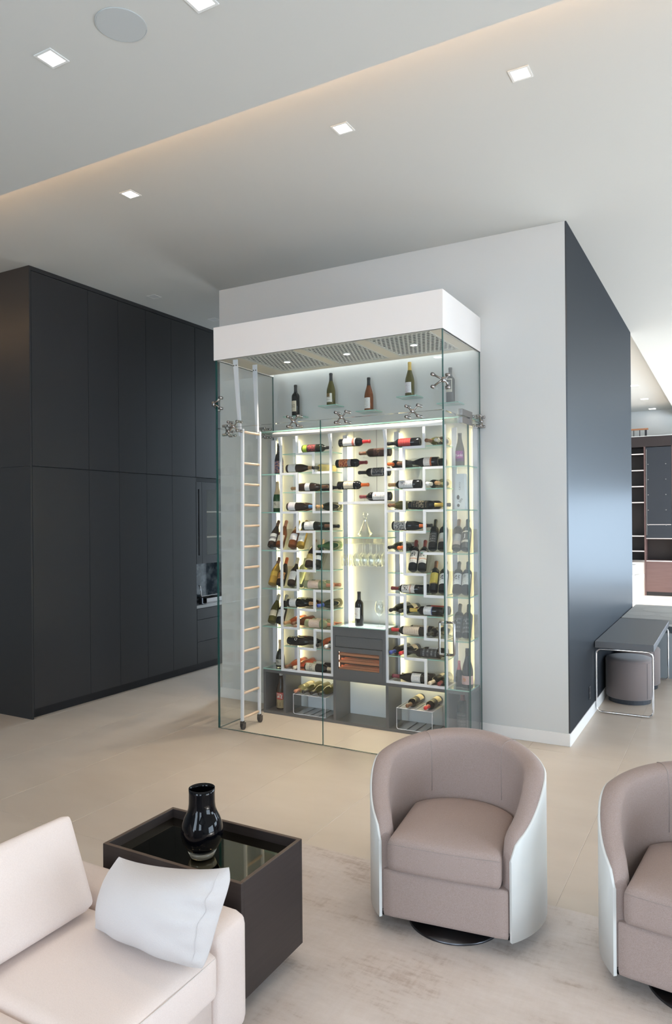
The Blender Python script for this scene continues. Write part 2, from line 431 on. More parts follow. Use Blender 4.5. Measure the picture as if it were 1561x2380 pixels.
# ================================================================== TALL DARK CABINETS (left)
SPLIT = 2.288
GAP = .0035
def tall_unit(y0, y1, label):
    t = thing('tall_cabinet', label, 'cabinet', (CX - .3, (y0 + y1) / 2, 0), 0, 'tall dark cupboard units along the left wall')
    part('carcass', MB().box(CX - .6, y0 + .0005, .085, CX - .022, y1 - .0005, 4.06), M['plinth'], t)
    part('lower_door', MB().box(CX - .02, y0 + GAP / 2, .09, CX, y1 - GAP / 2, SPLIT - GAP), M['dark_cab'], t)
    part('upper_door', MB().box(CX - .02, y0 + GAP / 2, SPLIT + GAP, CX, y1 - GAP / 2, 4.055), M['dark_cab'], t)
ys = [4.345, 4.998, 5.393, 5.790, 6.191, 6.597]
names = ['widest tall dark cabinet unit at the near corner', 'tall dark cabinet unit second from the near corner', 'tall dark cabinet unit third from the near corner',
         'tall dark cabinet unit fourth from the near corner', 'tall dark cabinet unit right beside the marble niche']
for k in range(5): tall_unit(ys[k], ys[k + 1], names[k])
tall_unit(7.62, 8.2, 'tall dark cabinet unit beyond the niche, behind the glass cellar')
tall_unit(8.2, 8.88, 'last tall dark cabinet unit at the end of the hall')
ep = thing('cabinet_end_panel', 'flat dark end panel closing the cabinet run, at the left edge of the picture', 'panel', (-7.5, 4.341, 0))
part('lower_panel', MB().box(-9.4, 4.325, .0, CX, 4.343, SPLIT - .001), M['dark_cab'], ep)
part('upper_panel', MB().box(-9.4, 4.325, SPLIT + .001, CX, 4.343, 4.098), M['dark_cab'], ep)
solo('plinth', MB().box(CX - .6, 4.345, 0, CX - .05, 8.88, .085), M['plinth'], 'recessed black plinth under the tall dark cabinets', 'plinth')
solo('cornice', MB().box(CX - .6, 4.344, 4.0605, CX + .0, 8.88, 4.0985), M['dark_cab'], 'thin dark filler strip between the tall cabinets and the ceiling', 'trim')
# niche with glazed wall unit, marble splashback and drawers
NY0, NY1 = 6.600, 7.615
n = thing('glazed_wall_unit', 'dark glazed wall cupboard with lit shelf edges above the marble niche', 'cabinet', (CX - .2, 7.1, 1.265))
part('carcass', MB().box(CX - .35, NY0, 1.27, CX - .33, NY1, 2.24).box(CX - .33, NY0, 1.27, CX - .02, NY0 + .02, 2.24).box(CX - .33, NY1 - .02, 1.27, CX - .02, NY1, 2.24)
     .box(CX - .33, NY0, 1.27, CX - .02, NY1, 1.29).box(CX - .33, NY0, 2.22, CX - .02, NY1, 2.24), M['niche_in'], n)
part('upper_panel', MB().box(CX - .6, NY0 + .002, SPLIT + GAP, CX, NY1, 4.055), M['dark_cab'], n)
part('lintel', MB().box(CX - .6, NY0 + .002, 2.243, CX - .03, NY1, SPLIT), M['plinth'], n)
for k, (a, b) in enumerate(((6.602, 6.702), (6.706, 7.15), (7.154, 7.61))):
    d = part('door', MB().box(CX - .02, a, 1.265, CX, a + .03 if k == 0 else a + .085, 2.235).box(CX - .02, b - .045, 1.265, CX, b, 2.235)
             .box(CX - .02, a + (.03 if k == 0 else .085), 1.265, CX, b - .045, 1.365).box(CX - .02, a + (.03 if k == 0 else .085), 2.15, CX, b - .045, 2.235), M['dark_cab'], n)
    part('glass_panel', MB().box(CX - .013, a + (.03 if k == 0 else .085), 1.365, CX - .008, b - .045, 2.15), pane_mat('cupboard_glass', (.88, .87, .82), .05) if k == 0 else bpy.data.materials['cupboard_glass'], d)
part('shelf', MB().box(CX - .33, NY0 + .022, 1.570, CX - .03, NY1 - .022, 1.585), M['white'], n)
part('shelf', MB().box(CX - .33, NY0 + .022, 1.875, CX - .03, NY1 - .022, 1.890), M['white'], n)
solo('marble_splashback', MB().box(CX - .36, NY0, .772, CX - .35, NY1, 1.262), M['marble'], 'polished blue-grey marble slab at the back of the niche', 'splashback')
solo('niche_worktop', MB().box(CX - .60, NY0, .738, CX - .002, NY1, .771), M['counter'], 'pale stone worktop inside the dark cabinet niche', 'worktop')
du = thing('drawer_unit', 'dark drawer unit below the pale worktop of the niche', 'cabinet', (CX - .3, 7.1, .09))
part('carcass', MB().box(CX - .6, NY0, .085, CX - .022, NY1, .736), M['plinth'], du)
for (a, b) in ((.605, .733), (.345, .600), (.09, .340)):
    part('drawer', MB().box(CX - .02, NY0 + .002, a, CX, NY1, b), M['dark_cab'], du)
tr = thing('roasting_tray', 'shallow stainless tray on the niche worktop', 'tray', (CX - .17, 7.02, .772))
part('tray_body', MB().box(CX - .26, 6.86, .773, CX - .07, 7.2, .777).box(CX - .26, 6.86, .777, CX - .255, 7.2, .83).box(CX - .075, 6.86, .777, CX - .07, 7.2, .83).box(CX - .26, 6.86, .777, CX - .07, 6.865, .83).box(CX - .26, 7.195, .777, CX - .07, 7.2, .83), M['steel'], tr)
part('handle', MB().tube([(CX - .16, 6.86, .83), (CX - .16, 6.85, .85), (CX - .16, 7.21, .85), (CX - .16, 7.2, .83)], .005), M['steel'], tr)
tp = thing('tap', 'slim chrome tap on a dark round base on the niche worktop', 'tap', (CX - .07, 6.76, .772))
part('tap_base', MB().lathe([(0, 0), (.035, 0), (.035, .006), (.022, .01), (.022, .075), (.0, .075)], 20, (CX - .07, 6.76, .772)), M['darksteel'], tp, smooth=True)
part('spout', MB().tube([(CX - .07, 6.76, .847), (CX - .07, 6.755, .93), (CX - .075, 6.75, .985), (CX - .10, 6.75, 1.0)], .007), M['chrome'], tp, smooth=True)
bo = thing('serving_bowl', 'dark round bowl on the niche worktop next to the chrome tap', 'bowl', (CX - .17, 6.70, .772))
part('bowl_body', MB().lathe([(0, 0), (.04, 0), (.075, .03), (.085, .065), (.08, .065), (.07, .032), (.035, .006), (0, .006)], 24, (CX - .17, 6.70, .772)), M['ottobase'], bo, smooth=True)

# ================================================================== GLASS CELLAR ENCLOSURE
GX0, GX1, GY = -3.893, -1.83, 4.9
ZD, ZT = 2.575, 3.158
T = .012
ge = thing('glass_cellar', 'tall clear glass enclosure around the lit wine wall', 'glass enclosure', ((GX0 + GX1) / 2, GY, 0))
def pane(name, x0, y0, z0, x1, y1, z1, parent):
    """a clear slab whose narrow rims are the dark green cut edges"""
    p = part(name, MB().box(x0, y0, z0, x1, y1, z1), M['glass'], parent)
    me = p.data; me.materials.append(M['edge'])
    dims = [abs(x1 - x0), abs(y1 - y0), abs(z1 - z0)]; thin = dims.index(min(dims))
    for f in me.polygons:
        if abs(f.normal[thin]) < .5: f.material_index = 1
    return p
g = .003
pane('glass_pane', GX0, GY, .004, -2.857 - g / 2, GY + T, ZD - g, ge)
pane('glass_pane', -2.857 + g / 2, GY, .004, GX1 - .001, GY + T, ZD - g, ge)
pane('glass_pane', GX0, GY, ZD, GX1 - .001, GY + T, ZT, ge)
pane('glass_pane', GX0, GY + T + .001, .004, GX0 + T, WY - .002, ZD - g, ge)
pane('glass_pane', GX0, GY + T + .001, ZD, GX0 + T, WY - .002, ZT, ge)
pane('glass_pane', GX1 - T, GY + T + .001, ZD, GX1, WY - .002, ZT, ge)
dr = pane('glass_door', GX1 - T, GY + T + .004, .010, GX1, 5.462, ZD - .006, ge)
pane('glass_pane', GX1 - T, 5.468, .004, GX1, WY - .016, ZD - .006, ge)
hz0, hz1, hy = .776, 1.052, 4.955
for sx in (-.058, .055):
    part('handle', MB().tube([(GX1 - T / 2, hy, hz0 + .02), (GX1 - T / 2 + sx * .8, hy, hz0 + .02), (GX1 - T / 2 + sx, hy, hz0 + .02), (GX1 - T / 2 + sx, hy, hz1 - .02), (GX1 - T / 2 + sx * .8, hy, hz1 - .02), (GX1 - T / 2, hy, hz1 - .02)][0:1] +
         [(GX1 - T / 2 + sx * .9, hy, hz0 + .02), (GX1 - T / 2 + sx, hy, hz0 + .03), (GX1 - T / 2 + sx, hy, hz1 - .03), (GX1 - T / 2 + sx * .9, hy, hz1 - .02), (GX1 - T / 2, hy, hz1 - .02)], .0095, 10), M['steel'], dr, smooth=True)
hg = part('hinge', MB().box(GX1 - .022, 5.29, ZD + .004, GX1 + .010, 5.53, ZD + .055).box(GX1 - .022, 5.29, ZD - .055, GX1 + .010, 5.475, ZD - .006).box(GX1 - .022, 5.482, ZD - .055, GX1 + .010, 5.53, ZD + .004), M['steel'], ge, bevel=.002)
def spider(c, ax, both=False):
    """four arm glass fitting; ax = wall direction of the pane (unit vector), feet along ax and z"""
    c = Vector(c); a = Vector(ax); nrm = Vector((a.y, -a.x, 0))
    c = c + nrm * .030
    ctr = MB().rbox(c.x - .014, c.y - .014, c.z - .014, c.x + .014, c.y + .014, c.z + .014, .008, 4)
    arms = MB()
    feet = []
    for sa in (-1, 1):
        for sz in (-1, 1):
            f = c + a * (.046 * sa) + up * (.039 * sz)
            arms.tube([c, c + a * (.016 * sa) + up * (.010 * sz), c + a * (.030 * sa) + up * (.027 * sz), f], .0062, 6)
            feet.append(f)
    s = part('spider_fitting', ctr, M['steel'], ge, smooth=True)
    part('arm', arms, M['steel'], s, smooth=True)
    for f in feet:
        b = MB().tube([f + nrm * .016, f + nrm * .012, f - nrm * .018, f - nrm * .0285], .0118, 12)
        part('bolt', b, M['fit'], s, smooth=True)
        part('bolt', MB().tube([f - nrm * .044, f - nrm * .058], .0118, 12), M['fit'], s, smooth=True)
for x in (-3.684, -3.087, -2.649, -2.056): spider((x, GY, ZD), (1, 0, 0))
spider((GX1, 5.695, ZD), (0, 1, 0))
spider((GX0, 5.65, ZD + .035), (0, -1, 0)); spider((GX0, 5.10, ZD), (0, -1, 0))
def corner_fitting(c, sx):
    c = Vector(c)
    s = part('spider_fitting', MB().rbox(c.x - .016 + sx * .012, c.y - .028, c.z - .02, c.x + .016 + sx * .012, c.y - .002, c.z + .02, .008, 4), M['steel'], ge, smooth=True)
    arms = MB()
    for sz in (-1, 1):
        f1 = Vector((c.x - sx * .07, c.y - .018, c.z + sz * .045)); f2 = Vector((c.x + sx * .02, c.y + .055, c.z + sz * .045))
        arms.tube([c + Vector((sx * .012, -.016, 0)), c + Vector((-sx * .02, -.018, sz * .015)), f1], .0075, 6)
        arms.tube([c + Vector((sx * .016, -.012, 0)), c + Vector((sx * .022, .02, sz * .02)), f2], .0075, 6)
        part('bolt', MB().tube([f1 + Vector((0, -.014, 0)), f1 + Vector((0, .017, 0))], .0135, 12), M['fit'], s, smooth=True)
        part('bolt', MB().tube([f2 + Vector((sx * .014, 0, 0)), f2 - Vector((sx * .019, 0, 0))], .0135, 12), M['fit'], s, smooth=True)
    part('arm', arms, M['steel'], s, smooth=True)
corner_fitting((GX1, GY, 2.785), 1); corner_fitting((GX0, GY, 2.785), -1)
# white bulkhead above with three slotted grilles
bk = thing('bulkhead', 'white boxed bulkhead capping the glass cellar', 'bulkhead', ((GX0 + GX1) / 2, 5.3, ZT))
BX0, BX1, BY = -3.905, -1.825, 4.893
part('fascia', MB().box(BX0, BY, ZT, BX1, BY + .03, 3.44).box(BX0, BY + .03, ZT, BX0 + .03, WY - .002, 3.44).box(BX1 - .03, BY + .03, ZT, BX1, WY - .002, 3.44).box(BX0 + .03, BY + .03, 3.41, BX1 - .03, WY - .002, 3.44), M['white'], bk)
gr = [(-3.665, -3.135), (-3.05, -2.575), (-2.47, -1.95)]
gy0, gy1 = 4.945, 5.60
so = MB()
xs = [BX0 + .03] + [v for q in gr for v in q] + [BX1 - .03]
for k in range(0, len(xs), 2): so.box(xs[k], BY + .03, ZT + .006, xs[k + 1], WY - .07, ZT + .02)
for (a, b) in gr: so.box(a, BY + .03, ZT + .006, b, gy0, ZT + .02).box(a, gy1, ZT + .006, b, WY - .07, ZT + .02)
part('soffit', so, M['cream'], bk)
part('added_fill_strip', MB().box(BX0 + .05, WY - .066, ZT + .05, BX1 - .05, WY - .02, ZT + .055), M['wall_fill'], bk)  # hidden strip added only to brighten the wall below the bulkhead
gl = ['slotted grey ceiling grille with a round spotlight above the left rack', 'slotted grey ceiling grille above the middle of the cellar', 'slotted grey ceiling grille above the right rack']
for k, (a, b) in enumerate(gr):
    m = MB(); nrow = 14; p = (gy1 - gy0) / nrow; ncol = 14; q = (b - a) / ncol
    cx, cy = (a + b) / 2, (gy0 + gy1) / 2
    for i in range(nrow + 1): m.box(a, gy0 + i * p - .0055, ZT + .004, b, gy0 + i * p + .0055, ZT + .008)
    for i in range(nrow):
        off = .5 if i % 2 else 0
        for j in range(ncol + 1):
            xx = a + (j + off) * q
            if a <= xx <= b and ((xx - cx) ** 2 + (gy0 + (i + .5) * p - cy) ** 2) > .03 ** 2: m.box(xx - .005, gy0 + i * p, ZT + .0045, xx + .005, gy0 + (i + 1) * p, ZT + .0075)
    m.box(a, gy0, ZT + .003, b, gy0 + .014, ZT + .009).box(a, gy1 - .014, ZT + .003, b, gy1, ZT + .009).box(a, gy0, ZT + .003, a + .014, gy1, ZT + .009).box(b - .014, gy0, ZT + .003, b, gy1, ZT + .009)
    G = part('ventilation_grille', m, M['grille'], bk, label=gl[k])
    part('duct_lining', MB().box(a, gy0, ZT + .10, b, gy1, ZT + .105).box(a, gy0, ZT + .021, a + .004, gy1, ZT + .10).box(b - .004, gy0, ZT + .021, b, gy1, ZT + .10).box(a, gy0, ZT + .021, b, gy0 + .004, ZT + .10).box(a, gy1 - .004, ZT + .021, b, gy1, ZT + .10), M['void'], G)
    part('spot_ring', MB().lathe([(.026, 0), (.034, 0), (.034, .006), (.026, .006), (.026, 0)], 24, (cx, cy, ZT - .001)), M['trim'], G, smooth=True)
    part('spot_lens', MB().lathe([(0, 0), (.026, 0), (.026, .004), (0, .004)], 20, (cx, cy, ZT + .001)), M['lampw'], G)
    d = bpy.data.lights.new('cellar_spot', 'SPOT'); d.energy = 60; d.color = (1, .88, .72); d.spot_size = R(84); d.spot_blend = .9; d.shadow_soft_size = .03
    o = bpy.data.objects.new('cellar_spot', d); COL.objects.link(o); o.parent = bk; o.location = Vector((cx, cy, ZT - .03)) - bk.location

# ================================================================== CELLAR INTERIOR
CY = 5.487            # front plane of the racks and cabinet
WB = WY - .001
A = [2.375, 2.025, 1.675, 1.325, .975, .625]
B = [2.20, 1.85, 1.50, 1.15, .80]
ZC = .405             # top of base cabinet
# --- base cabinet
bc = thing('base_cabinet', 'low grey open-fronted cabinet along the foot of the wine wall', 'cabinet', (-2.84, 5.6, 0))
divs = [-3.828, -3.598, -3.075, -2.568, -2.040, -1.848]
part('carcass', MB().box(divs[0], CY, .0, divs[-1], WB, .026).box(divs[0], CY, ZC - .026, divs[-1], WB - .016, ZC), M['grey_cab'], bc, bevel=.001)
for k, d in enumerate(divs):
    x0 = d if k == 0 else (d - .026 if k == 5 else d - .0125)
    part('divider', MB().box(x0, CY, .0265, x0 + .026, WB - .016, ZC - .0265), M['grey_cab'], bc)
part('back_panel', MB().box(-3.585, WB - .015, .0265, -2.053, WB - .001, ZC - .0265), M['backpanel'], bc)
part('back_panel', MB().box(divs[0], WB - .015, .0265, -3.60, WB - .001, ZC - .0265).box(-2.03, WB - .015, .0265, divs[-1], WB - .001, ZC - .0265), M['grey_cab'], bc, label='grey back panel')
for (a, b) in ((-3.55, -3.12), (-3.03, -2.61), (-2.53, -2.08)):
    part('led_strip', MB().box(a, WB - .05, ZC - .032, b, WB - .035, ZC - .027), M['led'], bc)
# --- light columns on the wall
lc_lab = ['narrow lit wall upright at the left end of the wine wall', 'lit wall upright behind the left post of the left rack', 'lit wall upright between the left rack and the middle bay',
          'lit wall upright between the middle bay and the right rack', 'lit wall upright at the right side of the right rack', 'lit wall upright at the right end of the wine wall']
for k, (x, w, sides) in enumerate(((-3.858, .05, 'R'), (-3.622, .034, 'R'), (-3.082, .046, 'LR'), (-2.572, .046, 'LR'), (-2.045, .046, 'L'), (-1.866, .040, 'L'))):
    z0 = ZC + .012; z1 = 2.545
    t = thing('light_column', lc_lab[k], 'upright', (x, WB - .02, z0), 0, 'lit uprights on the wine wall')
    part('column', MB().box(x - w / 2 + .012, WB - .036, z0, x + w / 2 - .012, WB, z1).box(x - w / 2, WB - .043, z0, x + w / 2, WB - .036, z1), M['frame'], t)
    for s in sides:
        sg = 1 if s == 'R' else -1
        xx = x + sg * (w / 2 - .0118)
        part('led_strip', MB().box(xx, WB - .034, z0 + .01, xx + sg * .004, WB - .014, z1 - .01), M['led'], t)
# --- glass helper
def gshelf(x0, y0, z0, x1, y1, z1, parent=None, name='glass_shelf', rims='y', label=None, cat=None, group=None, m=None):
    p = part(name, MB().box(x0, y0, z0, x1, y1, z1), m or M['shelfglass'], parent)
    me = p.data; me.materials.append(M['shelfedge'])
    for f in me.polygons:
        if f.normal.z < .5 and f.normal.z > -.5: f.material_index = 1
    if label: setprops(p, label, cat, group)
    return p
# --- racks
FR = .021
def rack(name_lab, XL, x1, x2, XR, mirrored):
    t = thing('bottle_rack', name_lab, 'rack', ((XL + XR) / 2, CY, ZC), 0, 'white stepped bottle racks')
    y0, y1 = CY, CY + .016
    h = FR / 2
    P = lambda nm, x0, z0, x1_, z1: part(nm, MB().box(x0, y0, z0, x1_, y1, z1), M['frame'], t)
    z0 = ZC + .001; z1 = 2.545
    P('post', XL - h, z0, XL + h, z1); P('post', XR - h, z0, XR + h, z1)
    part('bottom_bar', MB().box(XL + h, y0, z0, XR - h, y1, z0 + FR), M['frame'], t)
    part('side_bar', MB().box(XL - h, y1, z0, XL + h, WB - .047, z0 + .012).box(XR - h, y1, z0, XR + h, WB - .047, z0 + .012), M['frame'], t)
    u1, u2 = (x1, x2) if not mirrored else (x2, x1)
    segs = [(u1, z1, A[0]), (u2, A[0], B[0]), (u1, B[0], A[1]), (u2, A[1], B[1]), (u1, B[1], A[2]), (u2, A[2], A[3]), (u1, A[3], B[3]), (u2, B[3], A[4]), (u1, A[4], B[4]), (u2, B[4], A[5]), (u1, A[5], z0)]
    for (x, za, zb) in segs: P('stepped_bar', x - h, zb + (h if zb > z0 else FR), x + h, za - (h if za < z1 else 0))
    for z in A: P('cross_bar', x1 - h, z - h, x2 + h, z + h)
    for z in B:
        through = z == B[2]      # here one upright runs straight through
        P('cross_bar', XL + h, z - h, x1 - h if (through and mirrored) else x1 + h, z + h)
        P('cross_bar', x2 + h if (through and not mirrored) else x2 - h, z - h, XR - h, z + h)
    zt = lambda z: (z + h - .009, z + h - .001)
    yy0, yy1 = CY + .018, WB - .047
    # glass plates: upper levels reach across the rack, display levels are split
    full = [B[0], B[1], A[0], A[1], A[4], A[5], B[4]]
    for z in full:
        a, b = zt(z); gshelf(XL + .011, yy0, a, XR - .011, yy1, b, t, 'shelf')
    L1, L2 = (x1, x2)
    if not mirrored:
        parts = [(A[2], x1 - h, XR - .011), (A[3], x1 - h, XR - .011), (B[2], XL + .011, x1 + .04), (B[2], x2 - h, XR - .011), (B[3], XL + .011, x1 + .01), (B[3], x1 + .012, XR - .011)]
    else:
        parts = [(A[2], XL + .011, x2 + h), (A[3], XL + .011, x2 + h), (B[2], x2 - .04, XR - .011), (B[2], XL + .011, x1 + h), (B[3], x2 - .01, XR - .011), (B[3], XL + .011, x2 - .012)]
    for (z, a, b) in parts:
        za, zb = zt(z); gshelf(a, yy0, za, b, yy1, zb, t, 'shelf')
    return t
LXL, L1, L2, LXR = -3.620, -3.447, -3.274, -3.098
RXL, R1, R2, RXR = -2.568, -2.401, -2.221, -2.043
rack('white stepped bottle rack with glass shelves left of the middle bay', LXL, L1, L2, LXR, False)
rack('white stepped bottle rack with glass shelves right of the middle bay', RXL, R1, R2, RXR, True)
# --- narrow glass shelves on both sides, and the covering plate
ords = ['topmost', 'second', 'third', 'fourth', 'lowest']
for k, z in enumerate(B):
    gshelf(-3.828, CY - .01, z - .004, LXL - .0115, WB - .047, z + .006, None, 'glass_shelf', label=f'{ords[k]} short glass shelf in the narrow left column beside the ladder', cat='shelf', group='short glass shelves left')
    gshelf(RXR + .0115, CY - .01, z - .004, -1.848, WB - .047, z + .006, None, 'glass_shelf', label=f'{ords[k]} short glass shelf in the narrow right column behind the glass door', cat='shelf', group='short glass shelves right')
gshelf(-3.85, CY - .012, 2.588, -1.85, WB - .002, 2.598, None, 'glass_cover', label='long horizontal glass plate over the tops of the racks', cat='shelf')
for k, (a, b) in enumerate(((-3.828, LXL - .0115), (RXR + .0115, -1.848))):
    gshelf(a, CY - .003, ZC + .001, b, WB - .047, ZC + .011, None, 'cover_plate', label=['glass plate on the base cabinet at the far left', 'glass plate on the base cabinet at the far right'][k], cat='shelf', group='glass plates on the base cabinet')
# --- ladder rail
lr = thing('ladder_rail', 'white ladder rail tube across the top of the racks', 'rail', (-2.85, CY - .04, 2.55))
part('tube', MB().tube([(-3.665, CY - .045, 2.555), (-2.03, CY - .045, 2.555)], .021, 14), M['white'], lr, smooth=True)
for x in (LXL, LXR, RXL, RXR):
    part('bracket', MB().add([(x - .008, CY - .03, 2.535), (x - .008, CY - .0005, 2.535), (x - .008, CY - .0005, 2.46), (x - .008, CY - .012, 2.46), (x + .008, CY - .03, 2.535), (x + .008, CY - .0005, 2.535), (x + .008, CY - .0005, 2.46), (x + .008, CY - .012, 2.46)],
         [(0, 1, 2, 3), (7, 6, 5, 4), (0, 4, 5, 1), (1, 5, 6, 2), (2, 6, 7, 3), (3, 7, 4, 0)]), M['frame'], lr)
# --- ladder
ld = thing('library_ladder', 'white library ladder with pale wooden rungs on castors inside the glass', 'ladder', (-3.66, 5.08, 0))
lx0, lx1 = -3.675, -3.648
for (y, nm) in ((4.95, 'rail'), (5.2, 'rail')):
    part('rail', MB().add([(lx0 - .012, y - .011, .075), (lx0 + .012, y - .011, .075), (lx0 + .012, y + .011, .075), (lx0 - .012, y + .011, .075), (lx1 - .012, y - .011, 2.56), (lx1 + .012, y - .011, 2.56), (lx1 + .012, y + .011, 2.56), (lx1 - .012, y + .011, 2.56)],
         [(3, 2, 1, 0), (4, 5, 6, 7), (0, 1, 5, 4), (1, 2, 6, 5), (2, 3, 7, 6), (3, 0, 4, 7)]), M['frame'], ld, bevel=.003)
    xs_ = lx1 - .07 if y < 5 else lx1 - .045
    st = part('hanger_strap', MB().add([(lx1 - .03, y - .013, 2.50), (lx1 - .014, y - .013, 2.50), (lx1 - .014, y + .013, 2.50), (lx1 - .03, y + .013, 2.50), (xs_ - .024, y - .003, 3.155), (xs_ + .024, y - .003, 3.155), (xs_ + .024, y + .003, 3.155), (xs_ - .024, y + .003, 3.155)],
         [(3, 2, 1, 0), (4, 5, 6, 7), (0, 1, 5, 4), (1, 2, 6, 5), (2, 3, 7, 6), (3, 0, 4, 7)]), M['frame'], ld)
    for s in (-.012, .012): part('bolt', MB().tube([(xs_ + s, y - .006, 3.105), (xs_ + s, y + .006, 3.105)], .006, 8), M['steel'], st)
    c = part('castor', MB().box(lx0 - .012, y - .016, .052, lx0 + .012, y + .016, .075).box(lx0 - .016, y - .012, .025, lx0 - .012, y + .03, .06).box(lx0 + .012, y - .012, .025, lx0 + .016, y + .03, .06), M['darksteel'], ld)
    part('wheel', MB().tube([(lx0 - .010, y + .012, .026), (lx0 + .010, y + .012, .026)], .026, 18), M['blackmetal'], c)
def rung(z):
    x = lx0 + (lx1 - lx0) * (z - .075) / 2.485
    part('rung', MB().tube([(x, 4.962, z), (x, 5.188, z)], .011, 10), M['wood'], ld, smooth=True)
for k in range(12): rung(.308 + k * .1782)
rung(2.535); rung(.10)

# --- middle bay: cover shelf, glass shelf, stem rack, drawer and wine fridge
solo('white_shelf', MB().box(LXR + .07, CY + .012, 1.915, RXL - .013, WB - .047, 1.938), M['frame'], 'flat white shelf below the horizontal bottles in the middle bay', 'shelf')
gshelf(LXR + .0115, CY + .03, 1.618, RXL - .0115, WB - .047, 1.628, None, 'glass_shelf', label='glass shelf carrying the crystal decanter in the middle bay', cat='shelf')
sr = thing('stemware_rack', 'clear rack of rails holding upturned glasses under the decanter shelf', 'rack', (-2.83, 5.62, 1.575))
for k in range(7):
    x = -3.045 + k * .068
    part('rail', MB().box(x - .010, CY + .04, 1.570, x + .010, WB - .04, 1.574).box(x - .002, CY + .04, 1.574, x + .002, WB - .04, 1.6175), M['acrylic'], sr)
def stem_profile(s=1.0):
    return [(0, 0), (.033 * s, .001), (.033 * s, .003), (.006, .009), (.0042, .02), (.0042, .085 * s), (.006, .092 * s), (.022 * s, .104 * s), (.034 * s, .125 * s), (.039 * s, .15 * s), (.037 * s, .18 * s), (.031 * s, .215 * s), (.0302 * s, .215 * s), (.036 * s, .18 * s), (.038 * s, .15 * s), (.033 * s, .126 * s), (.021 * s, .106 * s), (0, .098 * s)]
stem_me = MB().lathe([(r, -z) for r, z in stem_profile(.92)][::-1], 20).mesh('stem', True); stem_me.materials.append(M['crystal'])
flute_me = MB().lathe([(r, -z) for r, z in [(0, 0), (.028, .001), (.028, .003), (.005, .008), (.003, .02), (.003, .08), (.006, .088), (.016, .11), (.021, .14), (.019, .20), (.0182, .20), (.020, .14), (.015, .112), (0, .092)]][::-1], 18).mesh('flute', True); flute_me.materials.append(M['crystal'])
for k in range(6):
    for r_, y in enumerate((5.56, 5.66)):
        x = -3.011 + k * .068 + (0)
        fl_ = k == 0 or (k == 1 and r_ == 0)
        o = bpy.data.objects.new('champagne_flute' if fl_ else 'wine_glass', flute_me if fl_ else stem_me); COL.objects.link(o); o.location = (x, y + .01 * (k % 2), 1.5695 + .0046)
        if fl_: setprops(o, f'upturned crystal flute hanging at the left end of the stem rack, {["front row outermost", "rear row outermost", "front row second"][r_ if k == 0 else 2]}', 'glass', 'upturned glasses under the decanter shelf')
        else: setprops(o, f'upturned wine glass hanging in the {["front", "rear"][r_]} row, {["", "second", "third", "fourth", "fifth", "rightmost"][k]} slot from the left', 'glass', 'upturned glasses under the decanter shelf')
wf = thing('wine_fridge', 'grey drawer and glass-fronted wine fridge tower in the middle bay', 'wine fridge', ((LXR + RXL) / 2, CY, ZC))
fx0, fx1, fy = -3.075, -2.575, 5.465
part('housing', MB().box(fx0, fy, ZC + .001, fx0 + .022, WB - .002, .835).box(fx1 - .022, fy, ZC + .001, fx1, WB - .002, .835).box(fx0 + .022, WB - .02, ZC + .001, fx1 - .022, WB - .002, .835)
     .box(fx0 + .022, fy, .773, fx1 - .022, WB - .02, .835).box(fx0 + .022, fy + .02, .655, fx1 - .022, WB - .02, .672).box(fx0 + .022, fy, ZC + .001, fx1 - .022, WB - .02, .43), M['grey_cab'], wf)
part('drawer', MB().box(fx0 + .025, fy + .002, .680, fx1 - .025, fy + .018, .770), M['grey_cab'], wf)
fd = part('fridge_door', MB().box(fx0 + .0225, fy - .004, .635, fx1 - .0225, fy + .014, .674).box(fx0 + .0225, fy - .004, .431, fx1 - .0225, fy + .014, .485).box(fx0 + .0225, fy - .004, .485, fx0 + .052, fy + .014, .635).box(fx1 - .052, fy - .004, .485, fx1 - .0225, fy + .014, .635), M['grey_cab'], wf)
part('door_glass', MB().box(fx0 + .052, fy + .002, .485, fx1 - .052, fy + .006, .635), M['glass'], fd)
part('lining', MB().box(fx0 + .03, WB - .06, .432, fx1 - .03, WB - .05, .65).box(fx0 + .023, fy + .02, .432, fx0 + .03, WB - .05, .65).box(fx1 - .03, fy + .02, .432, fx1 - .023, WB - .05, .65), mat('fridge_lining', (.10, .045, .03), .6), wf)
for z in (.601, .538, .476):
    sh = part('wood_shelf', MB().box(fx0 + .032, fy + .025, z, fx1 - .032, fy + .045, z + .020), M['cedar'], wf)
    part('slat', MB().box(fx0 + .05, fy + .06, z + .006, fx1 - .04, fy + .075, z + .032), M['cedar'], sh)
    part('slat', MB().box(fx0 + .05, fy + .12, z + .006, fx1 - .04, fy + .135, z + .028), M['cedar'], sh)
part('inside_lamp', MB().box(fx0 + .0305, fy + .05, .440, fx0 + .034, fy + .056, .63).box(fx1 - .034, fy + .05, .440, fx1 - .0305, fy + .056, .63), emis('amber_lamp', (1, .45, .2), 14), wf)
part('top_frame', MB().box(fx0, fy, .8355, fx0 + .04, WB - .002, .850).box(fx1 - .025, fy, .8355, fx1, WB - .002, .850).box(fx0 + .04, fy, .8355, fx1 - .025, fy + .02, .850).box(fx0 + .04, WB - .04, .8355, fx1 - .025, WB - .002, .850), M['grey_cab'], wf)
part('light_panel', MB().box(fx0 + .04, fy + .02, .836, fx1 - .025, WB - .04, .849), M['led_white'], wf)
gshelf(fx0, fy - .003, .8505, fx1, WB - .002, .8565, wf, 'glass_top')
